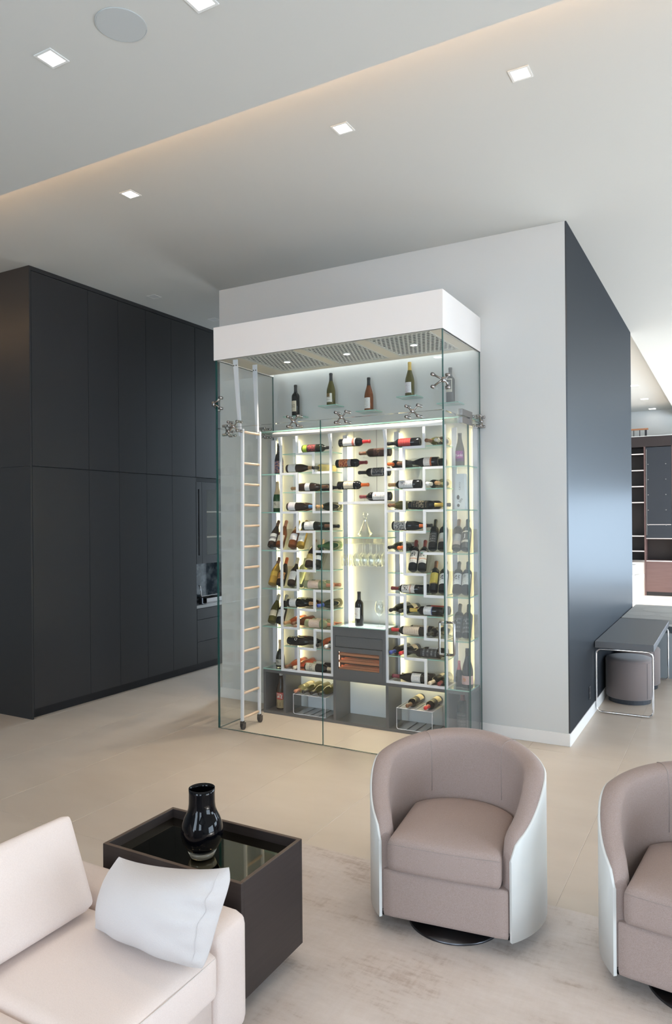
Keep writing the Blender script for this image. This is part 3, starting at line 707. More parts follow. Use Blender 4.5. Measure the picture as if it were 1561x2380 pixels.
# hanging cables with acrylic cradles
for k, x in enumerate((-2.929, -2.707)):
    cb = thing('display_cable', ['thin steel cable holding the three bottles at the left of the middle bay', 'thin steel cable holding the three bottles at the right of the middle bay'][k], 'cable', (x, 5.60, 1.94), 0, 'cables in the middle bay')
    part('wire', MB().tube([(x, 5.612, 1.939), (x, 5.612, 2.587)], .0016, 6), M['darksteel'], cb)
    for z in ((2.455, 2.275, 2.082), (2.355, 2.188, 1.975))[k]:
        m = MB().box(x - .085, 5.515, z - .0435, x + .085, 5.608, z - .0400)
        for sx in (-.07, .07): m.box(x + sx - .004, 5.507, z - .0435, x + sx + .004, 5.511, z - .015)
        m.box(x - .085, 5.507, z - .0435, x + .085, 5.515, z - .040)
        part('cradle', m, M['acrylic'], cb)

# ================================================================== BOTTLES
BORD = [(0, .004), (.020, .001), (.034, 0), (.0372, .004), (.0372, .182), (.0362, .196), (.031, .209), (.022, .219), (.0165, .228), (.0145, .240), (.0140, .281), (.0158, .283), (.0158, .291), (.0140, .293), (.0140, .296), (0, .296)]
BURG = [(0, .004), (.022, .001), (.037, 0), (.0405, .005), (.0405, .120), (.0395, .140), (.035, .165), (.0285, .188), (.0215, .210), (.0165, .228), (.0145, .245), (.0140, .281), (.0158, .283), (.0158, .290), (.0140, .292), (.0140, .296), (0, .296)]
CHAM = [(0, .004), (.026, .001), (.041, 0), (.0445, .006), (.0445, .125), (.043, .150), (.036, .182), (.027, .210), (.020, .235), (.0165, .26), (.0155, .285), (.0175, .287), (.0175, .297), (.0150, .300), (.0150, .312), (0, .315)]
SAKE = [(0, .004), (.030, .001), (.040, 0), (.043, .005), (.043, .170), (.0405, .195), (.031, .225), (.0215, .255), (.0155, .285), (.0145, .310), (.0165, .312), (.0165, .325), (0, .327)]
CONE = [(0, .004), (.026, .001), (.040, 0), (.043, .005), (.043, .145), (.040, .170), (.033, .20), (.025, .23), (.019, .262), (.0165, .295), (.0185, .297), (.0185, .315), (.0165, .317), (0, .317)]
WIDE = [(0, .004), (.030, .001), (.047, 0), (.050, .006), (.050, .085), (.048, .115), (.041, .142), (.028, .172), (.019, .20), (.0155, .23), (.0150, .262), (.0165, .264), (.0165, .29), (0, .293)]
SPEC = {'bord': (BORD, .0372, .225, .2965), 'burg': (BURG, .0405, .226, .2965), 'cham': (CHAM, .0445, .220, .3155), 'sake': (SAKE, .043, .308, .3275), 'cone': (CONE, .043, .290, .3175), 'wide': (WIDE, .050, .195, .2935)}
def glassm(name, col, trans=0, rough=.06): return mat('bottle_' + name, col, rough, spec=.6, trans=trans, ior=1.3)
GL = {'black': glassm('black', (.006, .006, .007)), 'dark': glassm('dark_green', (.012, .014, .008)), 'brown': glassm('dark_brown', (.030, .016, .010)),
      'olive': glassm('olive', (.085, .075, .018)), 'green': glassm('green', (.015, .06, .018)), 'amber': glassm('amber', (.22, .065, .018), .25), 'gold': glassm('golden', (.55, .33, .06), .35),
      'clear': glassm('pale_green', (.60, .62, .36), .6), 'rose': glassm('rose_wine', (.95, .20, .07), .62), 'white': glassm('white_wine', (.80, .66, .28), .55), 'grape': glassm('smoky', (.10, .10, .09))}
CP = {k: mat('capsule_' + k, c, .35) for k, c in {'black': (.012, .012, .013), 'red': (.55, .02, .025), 'darkred': (.16, .015, .02), 'orange': (.62, .12, .02), 'tan': (.42, .24, .11), 'brown': (.16, .07, .035),
      'cream': (.70, .58, .42), 'blue': (.04, .07, .30), 'lightblue': (.10, .22, .42), 'gold': (.62, .42, .10), 'grey': (.42, .40, .34), 'white': (.75, .75, .74), 'pink': (.62, .16, .20), 'foil': (.60, .46, .30), 'salmon': (.52, .22, .13), 'plum': (.20, .03, .05), 'silver': (.6, .6, .58)}.items()}
def label_mat(name, base, ink, rows=7, band=None, art=None, seed=0.0):
    """paper label: small printed rows, an optional colour band (v0,v1,col) and an optional art patch (v0,v1,colA,colB)"""
    m = bpy.data.materials.new('label_' + name); m.use_nodes = True
    nt = m.node_tree; L = nt.links.new; b = nt.nodes['Principled BSDF']; b.inputs['Roughness'].default_value = .6; b.inputs['Specular IOR Level'].default_value = .3
    uv = nt.nodes.new('ShaderNodeUVMap'); sep = nt.nodes.new('ShaderNodeSeparateXYZ'); L(uv.outputs[0], sep.inputs[0])
    def mth(op, a, c=None):
        n_ = nt.nodes.new('ShaderNodeMath'); n_.operation = op
        for i, v in enumerate((a, c)):
            if v is None: continue
            if isinstance(v, (int, float)): n_.inputs[i].default_value = v
            else: L(v, n_.inputs[i])
        return n_.outputs[0]
    U, V = sep.outputs[0], sep.outputs[1]
    rv = mth('MULTIPLY', V, rows); fr_ = mth('FRACT', rv)
    line = mth('LESS_THAN', fr_, .42)
    nz = nt.nodes.new('ShaderNodeTexNoise'); nz.inputs['Scale'].default_value = 1; nz.inputs['Detail'].default_value = 1
    cmb = nt.nodes.new('ShaderNodeCombineXYZ'); L(mth('MULTIPLY', U, 34), cmb.inputs[0]); L(mth('MULTIPLY', mth('FLOOR', rv), 7.31), cmb.inputs[1]); cmb.inputs[2].default_value = seed
    L(cmb.outputs[0], nz.inputs['Vector'])
    dots = mth('GREATER_THAN', nz.outputs[0], .5)
    inside = mth('LESS_THAN', mth('ABSOLUTE', mth('SUBTRACT', U, .5)), .33)
    mask = mth('MULTIPLY', mth('MULTIPLY', line, dots), inside)
    def mix(fac, a, c):
        x = nt.nodes.new('ShaderNodeMix'); x.data_type = 'RGBA'
        if isinstance(fac, (int, float)): x.inputs[0].default_value = fac
        else: L(fac, x.inputs[0])
        for i, v in ((6, a), (7, c)):
            if isinstance(v, tuple): x.inputs[i].default_value = (*v, 1)
            else: L(v, x.inputs[i])
        return x.outputs[2]
    colr = mix(mth('MULTIPLY', mask, .6), base, ink)
    if band:
        bm = mth('MULTIPLY', mth('GREATER_THAN', V, band[0]), mth('LESS_THAN', V, band[1]))
        colr = mix(bm, colr, band[2])
    if art:
        n2 = nt.nodes.new('ShaderNodeTexNoise'); n2.inputs['Scale'].default_value = 9; n2.inputs['Detail'].default_value = 3
        L(uv.outputs[0], n2.inputs['Vector'])
        ac = mix(mth('GREATER_THAN', n2.outputs[0], .5), art[2], art[3])
        am = mth('MULTIPLY', mth('MULTIPLY', mth('GREATER_THAN', V, art[0]), mth('LESS_THAN', V, art[1])), mth('LESS_THAN', mth('ABSOLUTE', mth('SUBTRACT', U, .5)), art[4] if len(art) > 4 else .4))
        colr = mix(am, colr, ac)
    L(colr, b.inputs['Base Color'])
    return m
wht, crm, ink = (.74, .72, .70), (.68, .60, .46), (.05, .04, .04)
LB = {
 'white': label_mat('white', wht, ink, 8), 'white2': label_mat('white_two', (.72, .70, .72), (.25, .05, .05), 9, seed=3.3), 'cream': label_mat('cream', crm, ink, 8, seed=1.2),
 'beige': label_mat('beige', (.66, .55, .44), (.35, .15, .08), 9, seed=2.2), 'pinkbeige': label_mat('pink_beige', (.66, .52, .42), (.5, .22, .14), 7, seed=5.1),
 'red': label_mat('red', (.36, .035, .035), (.55, .12, .10), 5, seed=1.9), 'greenred': label_mat('lime_and_claret', (.03, .02, .02), (.4, .05, .05), 5, band=(0, .30, (.30, .42, .04)), art=(.36, .95, (.06, .02, .02), (.30, .05, .05))),
 'redband': label_mat('white_red_band', wht, (.4, .3, .3), 9, band=(.74, .92, (.62, .18, .13))), 'flame': label_mat('flame_art', (.10, .01, .01), ink, 3, art=(.0, .72, (.20, .02, .015), (.62, .25, .10), .5), band=(.72, .97, (.28, .27, .28))),
 'choc': label_mat('chocolate', (.050, .018, .014), (.20, .10, .05), 5, art=(.35, .65, (.05, .02, .015), (.22, .11, .05), .22)), 'blackframe': label_mat('black_framed', (.36, .34, .32), ink, 4, art=(.08, .92, (.010, .011, .014), (.10, .10, .11), .42)),
 'emblem': label_mat('emblem', (.70, .69, .70), ink, 8, art=(.50, .86, (.30, .29, .30), (.55, .54, .55), .20)), 'tree': label_mat('tree', (.72, .68, .64), ink, 8, band=(.30, .40, (.55, .33, .24)), art=(.52, .90, (.06, .06, .06), (.60, .57, .54), .26)),
 'land': label_mat('landscape', (.62, .60, .58), ink, 8, art=(.05, .92, (.09, .09, .09), (.44, .43, .42), .5)), 'orangeband': label_mat('white_orange', (.72, .66, .62), ink, 8, band=(.0, .2, (.40, .10, .04))),
 'goldprint': label_mat('gold_on_black', (.008, .008, .008), (.30, .24, .15), 7, art=(.3, .75, (.01, .01, .01), (.26, .21, .14), .38)), 'grey': label_mat('grey', (.28, .30, .31), (.10, .10, .10), 6, band=(.0, .35, (.33, .29, .26))),
 'greywave': label_mat('silver_wave', (.60, .60, .61), (.2, .2, .2), 4, band=(.32, .62, (.17, .16, .18))), 'yellow': label_mat('yellow', (.52, .42, .09), (.20, .14, .03), 8, band=(.02, .07, (.06, .02, .02))), 'yellow2': label_mat('plain_yellow', (.58, .38, .06), (.35, .22, .04), 4),
 'orange': label_mat('orange', (.55, .26, .08), ink, 1), 'tan': label_mat('tan', (.42, .32, .12), (.2, .14, .05), 4, band=(0, .22, (.60, .52, .36))), 'purple': label_mat('purple', (.10, .03, .12), ink, 1, art=(.25, .95, (.34, .04, .26), (.16, .05, .20), .36)),
 'darkart': label_mat('dark_art', (.62, .58, .48), ink, 2, art=(.20, .92, (.035, .035, .03), (.035, .035, .03), .42)), 'wartick': label_mat('white_ink_art', (.68, .70, .72), ink, 8, art=(.44, .84, (.05, .05, .06), (.60, .62, .64), .30)),
 'star': label_mat('star', (.62, .63, .60), ink, 8), 'pink': label_mat('pink', (.62, .40, .37), (.4, .2, .2), 9), 'floral': label_mat('floral', (.03, .03, .035), ink, 2, art=(0, 1, (.05, .07, .16), (.42, .22, .18), .5)),
 'sakered': label_mat('red_and_gold', (.50, .03, .03), (.4, .3, .2), 1, band=(.0, .56, (.36, .27, .14)), art=(.62, .94, (.66, .62, .58), (.60, .10, .08), .28)), 'chcrest': label_mat('crest', (.60, .57, .48), ink, 8, art=(.42, .80, (.12, .12, .10), (.55, .52, .44), .16)),
 'magnum': label_mat('etched', (.05, .05, .055), (.22, .20, .19), 6), 'etched': label_mat('etched_marks', (.03, .032, .035), (.35, .36, .37), 4), 'estate': label_mat('estate', (.62, .55, .42), ink, 9, art=(.38, .70, (.30, .26, .20), (.5, .44, .34), .34)), 'birds': label_mat('split_white', (.70, .68, .62), ink, 4, band=(.62, 1.0, (.70, .68, .62)), art=(.6, 1, (.30, .18, .05), (.12, .07, .03), .25)),
 'blueband': label_mat('white_blue', (.66, .66, .68), ink, 7, band=(.0, .10, (.05, .08, .2))),
}
mesh_cache = {}
def body_mesh(kind, gl_):
    key = (kind, gl_)
    if key not in mesh_cache:
        me = MB().lathe(SPEC[kind][0], 24).mesh('bottle_body', True); me.materials.append(GL[gl_]); mesh_cache[key] = me
    return mesh_cache[key]
def cap_mesh(kind, cp, z0):
    key = ('cap', kind, cp, z0)
    if key not in mesh_cache:
        prof = [(r + .0008, z) for r, z in SPEC[kind][0] if z >= z0 and r > 0]
        top = SPEC[kind][3]
        me = MB().lathe([(prof[0][0], z0)] + prof + [(prof[-1][0], top + .0006), (0, top + .0006)], 18).mesh('capsule', True); me.materials.append(CP[cp]); mesh_cache[key] = me
    return mesh_cache[key]
def label_mesh(kind, z0, z1, half, lab, horizontal=False):
    key = ('lab', kind, z0, z1, half, lab, horizontal)
    if key not in mesh_cache:
        r = SPEC[kind][1] + .0007; n_ = 14; vs = []; fs = []; uvs = []
        for k in range(n_ + 1):
            a = -PI / 2 + (k / n_ * 2 - 1) * half
            for z in (z0, z1): vs.append((r * math.cos(a), r * math.sin(a), z))
        for k in range(n_): fs.append((2 * k, 2 * k + 2, 2 * k + 3, 2 * k + 1))
        m_ = MB().add(vs, fs).mesh('label', True)
        ul = m_.uv_layers.new(name='UVMap')
        for lp in m_.loops:
            k, t_ = divmod(lp.vertex_index, 2); ul.data[lp.index].uv = (k / n_, t_)
        m_.materials.append(LB[lab]); mesh_cache[key] = m_
    return mesh_cache[key]
def text_mesh(txt, size, r, zc, ang0, m, vertical=False):
    """lettering wrapped round a bottle of radius r, centred at height zc and angle ang0 from the label's middle"""
    cu_ = bpy.data.curves.new('lettering', 'FONT'); cu_.body = txt; cu_.size = size; cu_.align_x = 'CENTER'; cu_.align_y = 'CENTER'; cu_.resolution_u = 2
    ob = bpy.data.objects.new('lettering_source', cu_); COL.objects.link(ob)
    dg = bpy.context.evaluated_depsgraph_get(); dg.update()
    me = bpy.data.meshes.new_from_object(ob.evaluated_get(dg), depsgraph=dg)
    bpy.data.objects.remove(ob)
    for v in me.vertices:
        x, y = v.co.x, v.co.y
        a = -PI / 2 + ang0 + x / r
        v.co = ((r + .0013) * math.cos(a), (r + .0013) * math.sin(a), zc + y)
    me.materials.clear(); me.materials.append(m); return me
INK = {'black': mat('ink_black', (.02, .02, .025), .6), 'white': mat('ink_white', (.75, .75, .76), .6), 'brown': mat('ink_brown', (.35, .20, .12), .6), 'red': mat('ink_red', (.5, .06, .04), .6), 'gold': mat('ink_gold', (.45, .32, .14), .5), 'darkbrown': mat('ink_dark_brown', (.05, .02, .015), .6), 'orange': mat('ink_orange', (.62, .22, .05), .6)}
GRP = 'wine bottles in the glass cellar'
def bottle(kind, gl_, cp, lab, pose, label, lz=(.055, .125), half=1.25, capz=None, text=None, scale=1.0, group=GRP, roll=0.0):
    t = thing('wine_bottle', label, 'bottle', (0, 0, 0), 0, group)
    mode = pose[0]
    if mode == 'up': t.location = pose[1:4]; t.rotation_euler = (0, 0, roll)
    else:
        if mode == 'lie':       # base x, direction, y, axis height
            _, x, d, y, z = pose; base = Vector((x, y, z)); zax = Vector((d, 0, 0)); front = Vector((0, -1, .35))
        elif mode == 'fwd':     # neck tip x, base x, shelf-rest height
            _, xt, xb, z = pose[:4]; yt = pose[4] if len(pose) > 4 else 5.462; yb = yt + .293
            base = Vector((xb, yb, z)); zax = (Vector((xt, yt, z - .004)) - base); front = Vector((.15, -.1, 1))
        else:                   # 'rec': base x, base height
            _, x, z = pose[:3]; base = Vector((x, 5.527, z)); zax = Vector((-.035, .17, .225)); front = Vector((-.1, -1, .5))
        zax.normalize(); yax = -(front - zax * front.dot(zax)).normalized(); xax = yax.cross(zax)
        t.matrix_world = Matrix(((xax.x, yax.x, zax.x, base.x), (xax.y, yax.y, zax.y, base.y), (xax.z, yax.z, zax.z, base.z), (0, 0, 0, 1)))
    t.scale = (scale,) * 3
    part('glass_body', body_mesh(kind, gl_), None, t)
    if cp: part('capsule', cap_mesh(kind, cp, capz or SPEC[kind][2]), None, t)
    if lab:
        l = part('label', label_mesh(kind, lz[0], lz[1], half, lab), None, t)
        if text:
            for (tx, sz, zc, a0, ik) in text:
                part('lettering', text_mesh(tx, sz, SPEC[kind][1], zc, a0, INK[ik]), None, l)
    return t
SH = .0105 + .0015      # shelf surface above a level
def ZL(lv, kind): return lv + SH - .001 + SPEC[kind][1]
Y1, Y2, Y3 = 5.552, 5.636, 5.715
def lie(lv, x, d, row, kind, *a, **k):
    return bottle(kind, a[0], a[1], a[2], ('lie', x, d, (Y1, Y2, Y3)[row], ZL(lv, kind)), a[3], **k)
def fwdb(lv, xt, xb, kind, *a, **k):
    return bottle(kind, a[0], a[1], a[2], ('fwd', xt, xb, ZL(lv, kind)), a[3], **k)
def rec(lv, x, kind, *a, **k):
    return bottle(kind, a[0], a[1], a[2], ('rec', x, lv + SH + .024), a[3], **k)
BOT = ZC + .012 - SH      # bottom level of the racks
# ---- left rack
lie(A[0], -3.415, 1, 0, 'bord', 'dark', 'black', 'greenred', 'lone lying bottle with lime and claret label, top of the left rack', lz=(.012, .150), half=1.3)
lie(B[0], -3.585, 1, 0, 'burg', 'brown', 'tan', 'white', 'lying bottle with white label and tan capsule, second level of left rack', lz=(.025, .105))
fwdb(B[0], -3.262, -3.215, 'bord', 'white', 'black', None, 'pale white-wine bottle, neck forward, second level of the left rack')
lie(A[1], -3.457, 1, 0, 'burg', 'brown', 'brown', 'white', 'front bottle with small white label on third level of left rack', lz=(.075, .125))
lie(A[1], -3.302, -1, 1, 'bord', 'olive', 'tan', None, 'olive bottle with its tan cap to the left, third level of left rack')
lie(A[1], -3.425, 1, 2, 'bord', 'dark', 'black', None, 'rearmost bottle with black cap on third level of left rack')
lie(B[1], -3.583, 1, 0, 'burg', 'brown', 'lightblue', 'white2', 'lying bottle with white label and blue capsule, fourth level of left rack', lz=(.022, .095))
lie(B[1], -3.572, 1, 1, 'burg', 'amber', 'lightblue', None, 'second bottle behind the blue-capped one, fourth level of left rack')
fwdb(B[1], -3.232, -3.158, 'burg', 'dark', 'tan', None, 'green bottle with tan cap pointing forward, fourth level of left rack')
lie(A[2], -3.42, 1, 0, 'burg', 'dark', 'brown', 'white', 'lying bottle with large white label and brown capsule above the reclined pair, left rack', lz=(.030, .125))
lie(A[2], -3.393, 1, 1, 'bord', 'dark', 'black', None, 'black-capped bottle behind the large white label, fifth level of left rack')
fwdb(B[2], -3.212, -3.162, 'burg', 'green', None, None, 'deep green bottle lying neck forward near the hanging flutes')
rec(B[2], -3.527, 'burg', 'amber', 'gold', 'white2', 'reclined amber bottle with grey-white label, left of a pair in the left rack', lz=(.055, .125))
rec(B[2], -3.44, 'bord', 'gold', None, 'white', 'reclined bottle with white arch label, right of a pair in the left rack', lz=(.04, .14))
rec(A[3], -3.352, 'burg', 'brown', 'brown', 'tan', 'reclined brown bottle with tan label, middle of the left rack', lz=(.045, .115))
rec(A[3], -3.266, 'burg', 'dark', 'foil', 'blueband', 'reclined blue-black bottle beside the tan-labelled one, left rack', lz=(.05, .10))
rec(B[3], -3.540, 'burg', 'brown', 'cream', 'white', 'reclined brown bottle with white label and cream capsule, left rack', lz=(.04, .13))
rec(B[3], -3.455, 'bord', 'clear', None, None, 'reclined empty pale green bottle partly behind a white bar, left rack')
lie(B[3], -3.407, 1, 0, 'bord', 'clear', 'salmon', 'pinkbeige', 'front pale green bottle with pinkish label, upper pair of the left rack', lz=(.045, .155))
lie(B[3], -3.385, 1, 1, 'bord', 'clear', 'salmon', 'pinkbeige', 'rear pale green bottle with pinkish label, upper pair of the left rack', lz=(.045, .155))
lie(A[4], -3.587, 1, 0, 'burg', 'black', 'tan', 'white', 'front dark bottle with white label and tan capsule, lower left rack', lz=(.03, .10))
lie(A[4], -3.535, 1, 1, 'burg', 'brown', 'brown', 'cream', 'rear brown bottle with cream label behind a white-labelled one, lower left rack', lz=(.03, .10))
fwdb(A[4], -3.226, -3.163, 'burg', 'dark', 'blue', None, 'dark green bottle with blue cap, neck forward, lower left rack')
fwdb(B[4], -3.572, -3.54, 'burg', 'rose', 'tan', None, 'bright rose bottle with tan cap, neck forward, above the black emblem bottle')
fwdb(B[4], -3.488, -3.455, 'burg', 'amber', 'brown', None, 'dark rose bottle beside the bright rose one, lower left rack')
lie(B[4], -3.400, 1, 0, 'bord', 'clear', 'salmon', 'pinkbeige', 'front pale green bottle with pinkish label, lower pair of the left rack', lz=(.045, .155))
lie(B[4], -3.378, 1, 1, 'bord', 'clear', 'salmon', 'pinkbeige', 'rear pale green bottle with pinkish label, lower pair of the left rack', lz=(.045, .155))
lie(A[5], -3.587, 1, 0, 'burg', 'black', 'black', None, 'black bottle with a white ring emblem, near the foot of left rack')
lie(A[5], -3.538, 1, 1, 'burg', 'black', 'black', None, 'black bottle behind the ring emblem bottle, near the foot of left rack')
fwdb(A[5], -3.232, -3.215, 'burg', 'rose', 'black', None, 'orange rose bottle with dark cap, right column near foot of left rack')
fwdb(A[5], -3.145, -3.142, 'bord', 'dark', 'white', None, 'dark bottle with white cap beside the rose one, near foot of left rack')
fwdb(BOT, -3.565, -3.535, 'burg', 'rose', 'brown', None, 'rose bottle with brown cap on the bottom level of the left rack, leftmost')
fwdb(BOT, -3.475, -3.45, 'burg', 'rose', 'cream', None, 'second rose bottle from the left on the bottom level of left rack')
lie(BOT, -3.405, 1, 0, 'bord', 'black', 'cream', 'estate', 'front dark bottle with framed cream label and cork capsule, bottom of left rack', lz=(.015, .115))
lie(BOT, -3.37, 1, 1, 'bord', 'black', 'foil', 'white', 'dark bottle with white label behind the framed cream one, bottom of left rack', lz=(.03, .12))
# ring emblem and shoulder mark
# ---- narrow left column
bottle('cham', 'black', 'black', 'floral', ('up', -3.715, 5.605, B[0] + .0065), 'standing black champagne bottle with floral print, top narrow left shelf', lz=(.015, .135), half=2.6, scale=.92)
bottle('cham', 'green', 'foil', 'chcrest', ('up', -3.735, 5.605, B[1] + .0065), 'standing green champagne bottle with gold foil neck, narrow left column', lz=(.04, .11), capz=.182, scale=.9)
rec(B[2], -3.752, 'burg', 'brown', 'brown', 'greywave', 'reclined bottle with silver wave label, left of upper pair beside the ladder', lz=(.04, .125))
rec(B[2], -3.664, 'burg', 'amber', 'salmon', 'cream', 'reclined bottle with cream label and copper neck, right of upper pair beside the ladder', lz=(.04, .11), capz=.212)
rec(B[3], -3.748, 'burg', 'gold', 'brown', 'yellow2', 'reclined amber bottle with yellow label, beside the ladder', lz=(.075, .125))
rec(B[3], -3.660, 'burg', 'brown', 'orange', 'orange', 'reclined bottle with big lettered orange label, beside the ladder', lz=(.045, .115), text=[('CHI', .052, .080, .25, 'darkbrown')], capz=.215)
rec(B[4], -3.756, 'burg', 'olive', 'grey', 'cream', 'reclined olive bottle with cream label and grey capsule, lowest pair beside the ladder', lz=(.05, .11))
rec(B[4], -3.668, 'burg', 'black', 'grey', 'white', 'reclined dark bottle with white label, right of lowest pair beside the ladder', lz=(.045, .12))
bottle('wide', 'dark', 'foil', 'chcrest', ('up', -3.718, 5.605, ZC + .0115), 'wide-bellied champagne bottle with cream crest label, on base cabinet at far left', lz=(.02, .085), scale=.84)
bottle('sake', 'brown', 'silver', 'sakered', ('up', -3.708, 5.60, .0265), 'tall sake bottle with red and gold label in the left cabinet bay', lz=(.012, .155), half=1.5, text=[('日', .045, .045, 0, 'darkbrown')])
# ---- middle bay
def hang(z, x, d, *a, **k): return bottle(a[0], a[1], a[2], a[3], ('lie', x, d, 5.555, z), a[4], **k)
hang(2.455, -3.037, 1, 'bord', 'black', 'red', 'redband', 'top left hanging bottle with red-banded white label and red cap', lz=(.045, .165))
hang(2.275, -3.069, 1, 'bord', 'black', 'darkred', 'flame', 'hanging bottle with flame-coloured art label, left of the cable bay', lz=(.035, .155))
hang(2.082, -3.054, 1, 'bord', 'black', 'orange', 'cream', 'hanging bottle with cream label and orange-red cap, lowest at left', lz=(.065, .16), text=[('W', .018, .105, 0, 'red')])
hang(2.355, -2.548, -1, 'bord', 'brown', 'brown', 'choc', 'top right hanging bottle with chocolate brown label', lz=(.05, .15))
hang(2.188, -2.557, -1, 'bord', 'black', 'black', 'blackframe', 'hanging bottle with black silver-framed label, middle at right', lz=(.05, .16))
hang(1.979, -2.547, -1, 'bord', 'black', 'darkred', 'white', 'hanging bottle with plain white label and dark red cap, lowest at right', lz=(.03, .16), text=[('III', .022, .13, 0, 'red')])
bottle('bord', 'black', 'black', 'white', ('up', -2.866, 5.565, .857), 'dark bottle with white label standing on the lit counter of the middle bay', lz=(.065, .16), half=1.0, text=[('HALL', .022, .105, -.35, 'brown'), ('/', .018, .145, -.1, 'black')], roll=-.35)
wg = bpy.data.objects.new('wine_glass', MB().lathe(stem_profile(1.03), 22).mesh('large_glass', True)); COL.objects.link(wg); wg.data.materials.append(M['crystal']); wg.location = (-2.672, 5.57, .857)
setprops(wg, 'single upright wine glass on the lit counter beside the dark bottle', 'glass')
dc = thing('decanter', 'cut crystal decanter with round stopper on the middle glass shelf', 'decanter', (-2.817, 5.60, 1.6285))
dm = MB().lathe([(0, .003), (.030, 0), (.052, .006), (.064, .022), (.061, .030), (.048, .055), (.036, .085), (.024, .115), (.0165, .135), (.0155, .150), (.020, .160), (.018, .160), (.0125, .15), (.0135, .135), (.02, .115), (.032, .085), (.044, .055), (.056, .028), (.048, .010), (0, .008)], 14)
part('flask', dm, M['crystal'], dc, world=False)
part('stopper', MB().lathe([(0, .150), (.010, .152), (.012, .165), (.008, .170), (.019, .178), (.026, .192), (.024, .206), (.014, .217), (0, .220)], 10), M['crystal'], dc, world=False)
# ---- right rack
lie(A[0], -2.278, -1, 0, 'bord', 'black', 'black', 'red', 'lone lying bottle with deep red label, top of the right rack', lz=(.075, .185))
fwdb(A[0], -2.19, -2.135, 'burg', 'olive', 'brown', None, 'olive bottle, neck forward, top right corner of the right rack')
fwdb(A[0], -2.105, -2.118, 'burg', 'brown', 'grey', None, 'brown bottle behind the top right corner post of the right rack')
fwdb(B[0], -2.525, -2.49, 'bord', 'black', 'orange', None, 'dark bottle with bright orange cap, second level of the right rack')
fwdb(B[0], -2.437, -2.40, 'bord', 'black', 'brown', 'grey', 'dark bottle with brown cap beside the orange-capped one, right rack')
lie(B[0], -2.112, -1, 0, 'burg', 'black', 'black', 'orangeband', 'lying bottle with white and rust label, second level of right rack', lz=(.055, .125))
lie(B[0], -2.085, -1, 1, 'bord', 'dark', 'white', None, 'bottle behind the white and rust label, second level of right rack')
lie(A[1], -2.270, -1, 0, 'bord', 'black', 'tan', 'emblem', 'lying bottle with round emblem label, third level of right rack', lz=(.065, .19))
fwdb(A[1], -2.185, -2.14, 'bord', 'black', 'white', None, 'dark bottle with white cap facing forward, third level of right rack')
fwdb(A[1], -2.105, -2.118, 'burg', 'olive', 'tan', None, 'olive bottle with tan cap facing forward, third level of right rack')
fwdb(B[1], -2.525, -2.47, 'burg', 'olive', 'brown', None, 'olive brown bottle, neck forward, fourth level of right rack')
lie(B[1], -2.378, 1, 0, 'bord', 'black', 'gold', 'goldprint', 'black bottle with gold pattern print and gold cap, fourth level of right rack', lz=(.03, .175))
lie(B[1], -2.345, 1, 1, 'bord', 'brown', 'black', None, 'bottle behind the gold patterned one, fourth level of right rack')
lie(A[2], -2.528, 1, 0, 'burg', 'black', 'orange', 'land', 'lying bottle with grey landscape photo label, fifth level of right rack', lz=(.02, .13), capz=.24)
lie(A[2], -2.505, 1, 1, 'burg', 'black', 'black', None, 'black bottle behind the landscape label, fifth level of right rack')
fwdb(B[2], -2.525, -2.50, 'burg', 'dark', 'black', None, 'dark green bottle, neck forward, beside the hanging glasses at right')
fwdb(B[2], -2.44, -2.415, 'bord', 'dark', 'orange', 'grey', 'dark bottle with red-orange cap, neck forward, right rack middle')
rec(B[2], -2.167, 'bord', 'black', 'black', 'etched', 'reclined black bottle with small red mark, upper pair in right rack', lz=(.05, .15), text=[('—', .03, .12, 0, 'orange')])
rec(B[2], -2.084, 'bord', 'black', 'black', 'grey', 'reclined dark bottle with grey label, upper pair in right rack by the door edge', lz=(.05, .14))
rec(A[3], -2.345, 'bord', 'black', 'darkred', 'tree', 'reclined bottle with tree label and red capsule, left of the matching pair', lz=(.05, .17))
rec(A[3], -2.262, 'bord', 'black', 'darkred', 'tree', 'reclined bottle with tree label and red capsule, right of the matching pair', lz=(.05, .17))
lie(B[3], -2.252, -1, 0, 'bord', 'black', 'darkred', 'tree', 'lying bottle with tree label and red cap below the reclined pair', lz=(.075, .19))
lie(B[3], -2.215, -1, 1, 'bord', 'black', 'darkred', 'white', 'second red-capped bottle behind the lying tree label one', lz=(.07, .19))
rec(B[3], -2.164, 'bord', 'black', 'brown', 'yellow', 'reclined bottle with yellow shield label in the right rack', lz=(.06, .165))
rec(B[3], -2.081, 'bord', 'black', 'black', 'wartick', 'reclined bottle with white crest label beside the yellow one', lz=(.06, .16))
fwdb(A[4], -2.52, -2.49, 'burg', 'dark', 'black', None, 'dark olive bottle, neck forward, sixth shelf of right rack, left one')
fwdb(A[4], -2.434, -2.40, 'bord', 'dark', 'black', 'cream', 'dark bottle with cream label, neck forward, sixth shelf of right rack')
lie(A[4], -2.083, -1, 0, 'bord', 'black', 'gold', 'blueband', 'lying bottle with white blue-edged label and gold cap, right rack', lz=(.09, .165))
lie(A[4], -2.062, -1, 1, 'bord', 'black', 'darkred', 'red', 'bottle with red stripe and dark red cap behind the gold-capped one', lz=(.03, .16))
lie(B[4], -2.252, -1, 0, 'bord', 'black', 'red', 'beige', 'front lying bottle with long beige label and red cap, right rack', lz=(.04, .18))
lie(B[4], -2.205, -1, 1, 'bord', 'black', 'darkred', 'beige', 'middle bottle with long beige label, behind the front red-capped one', lz=(.04, .18))
fwdb(B[4], -2.185, -2.15, 'bord', 'black', 'black', 'cream', 'dark bottle, neck forward, left of the chrome door handle')
fwdb(B[4], -2.10, -2.118, 'burg', 'dark', 'black', None, 'dark bottle, neck forward, behind the chrome door handle')
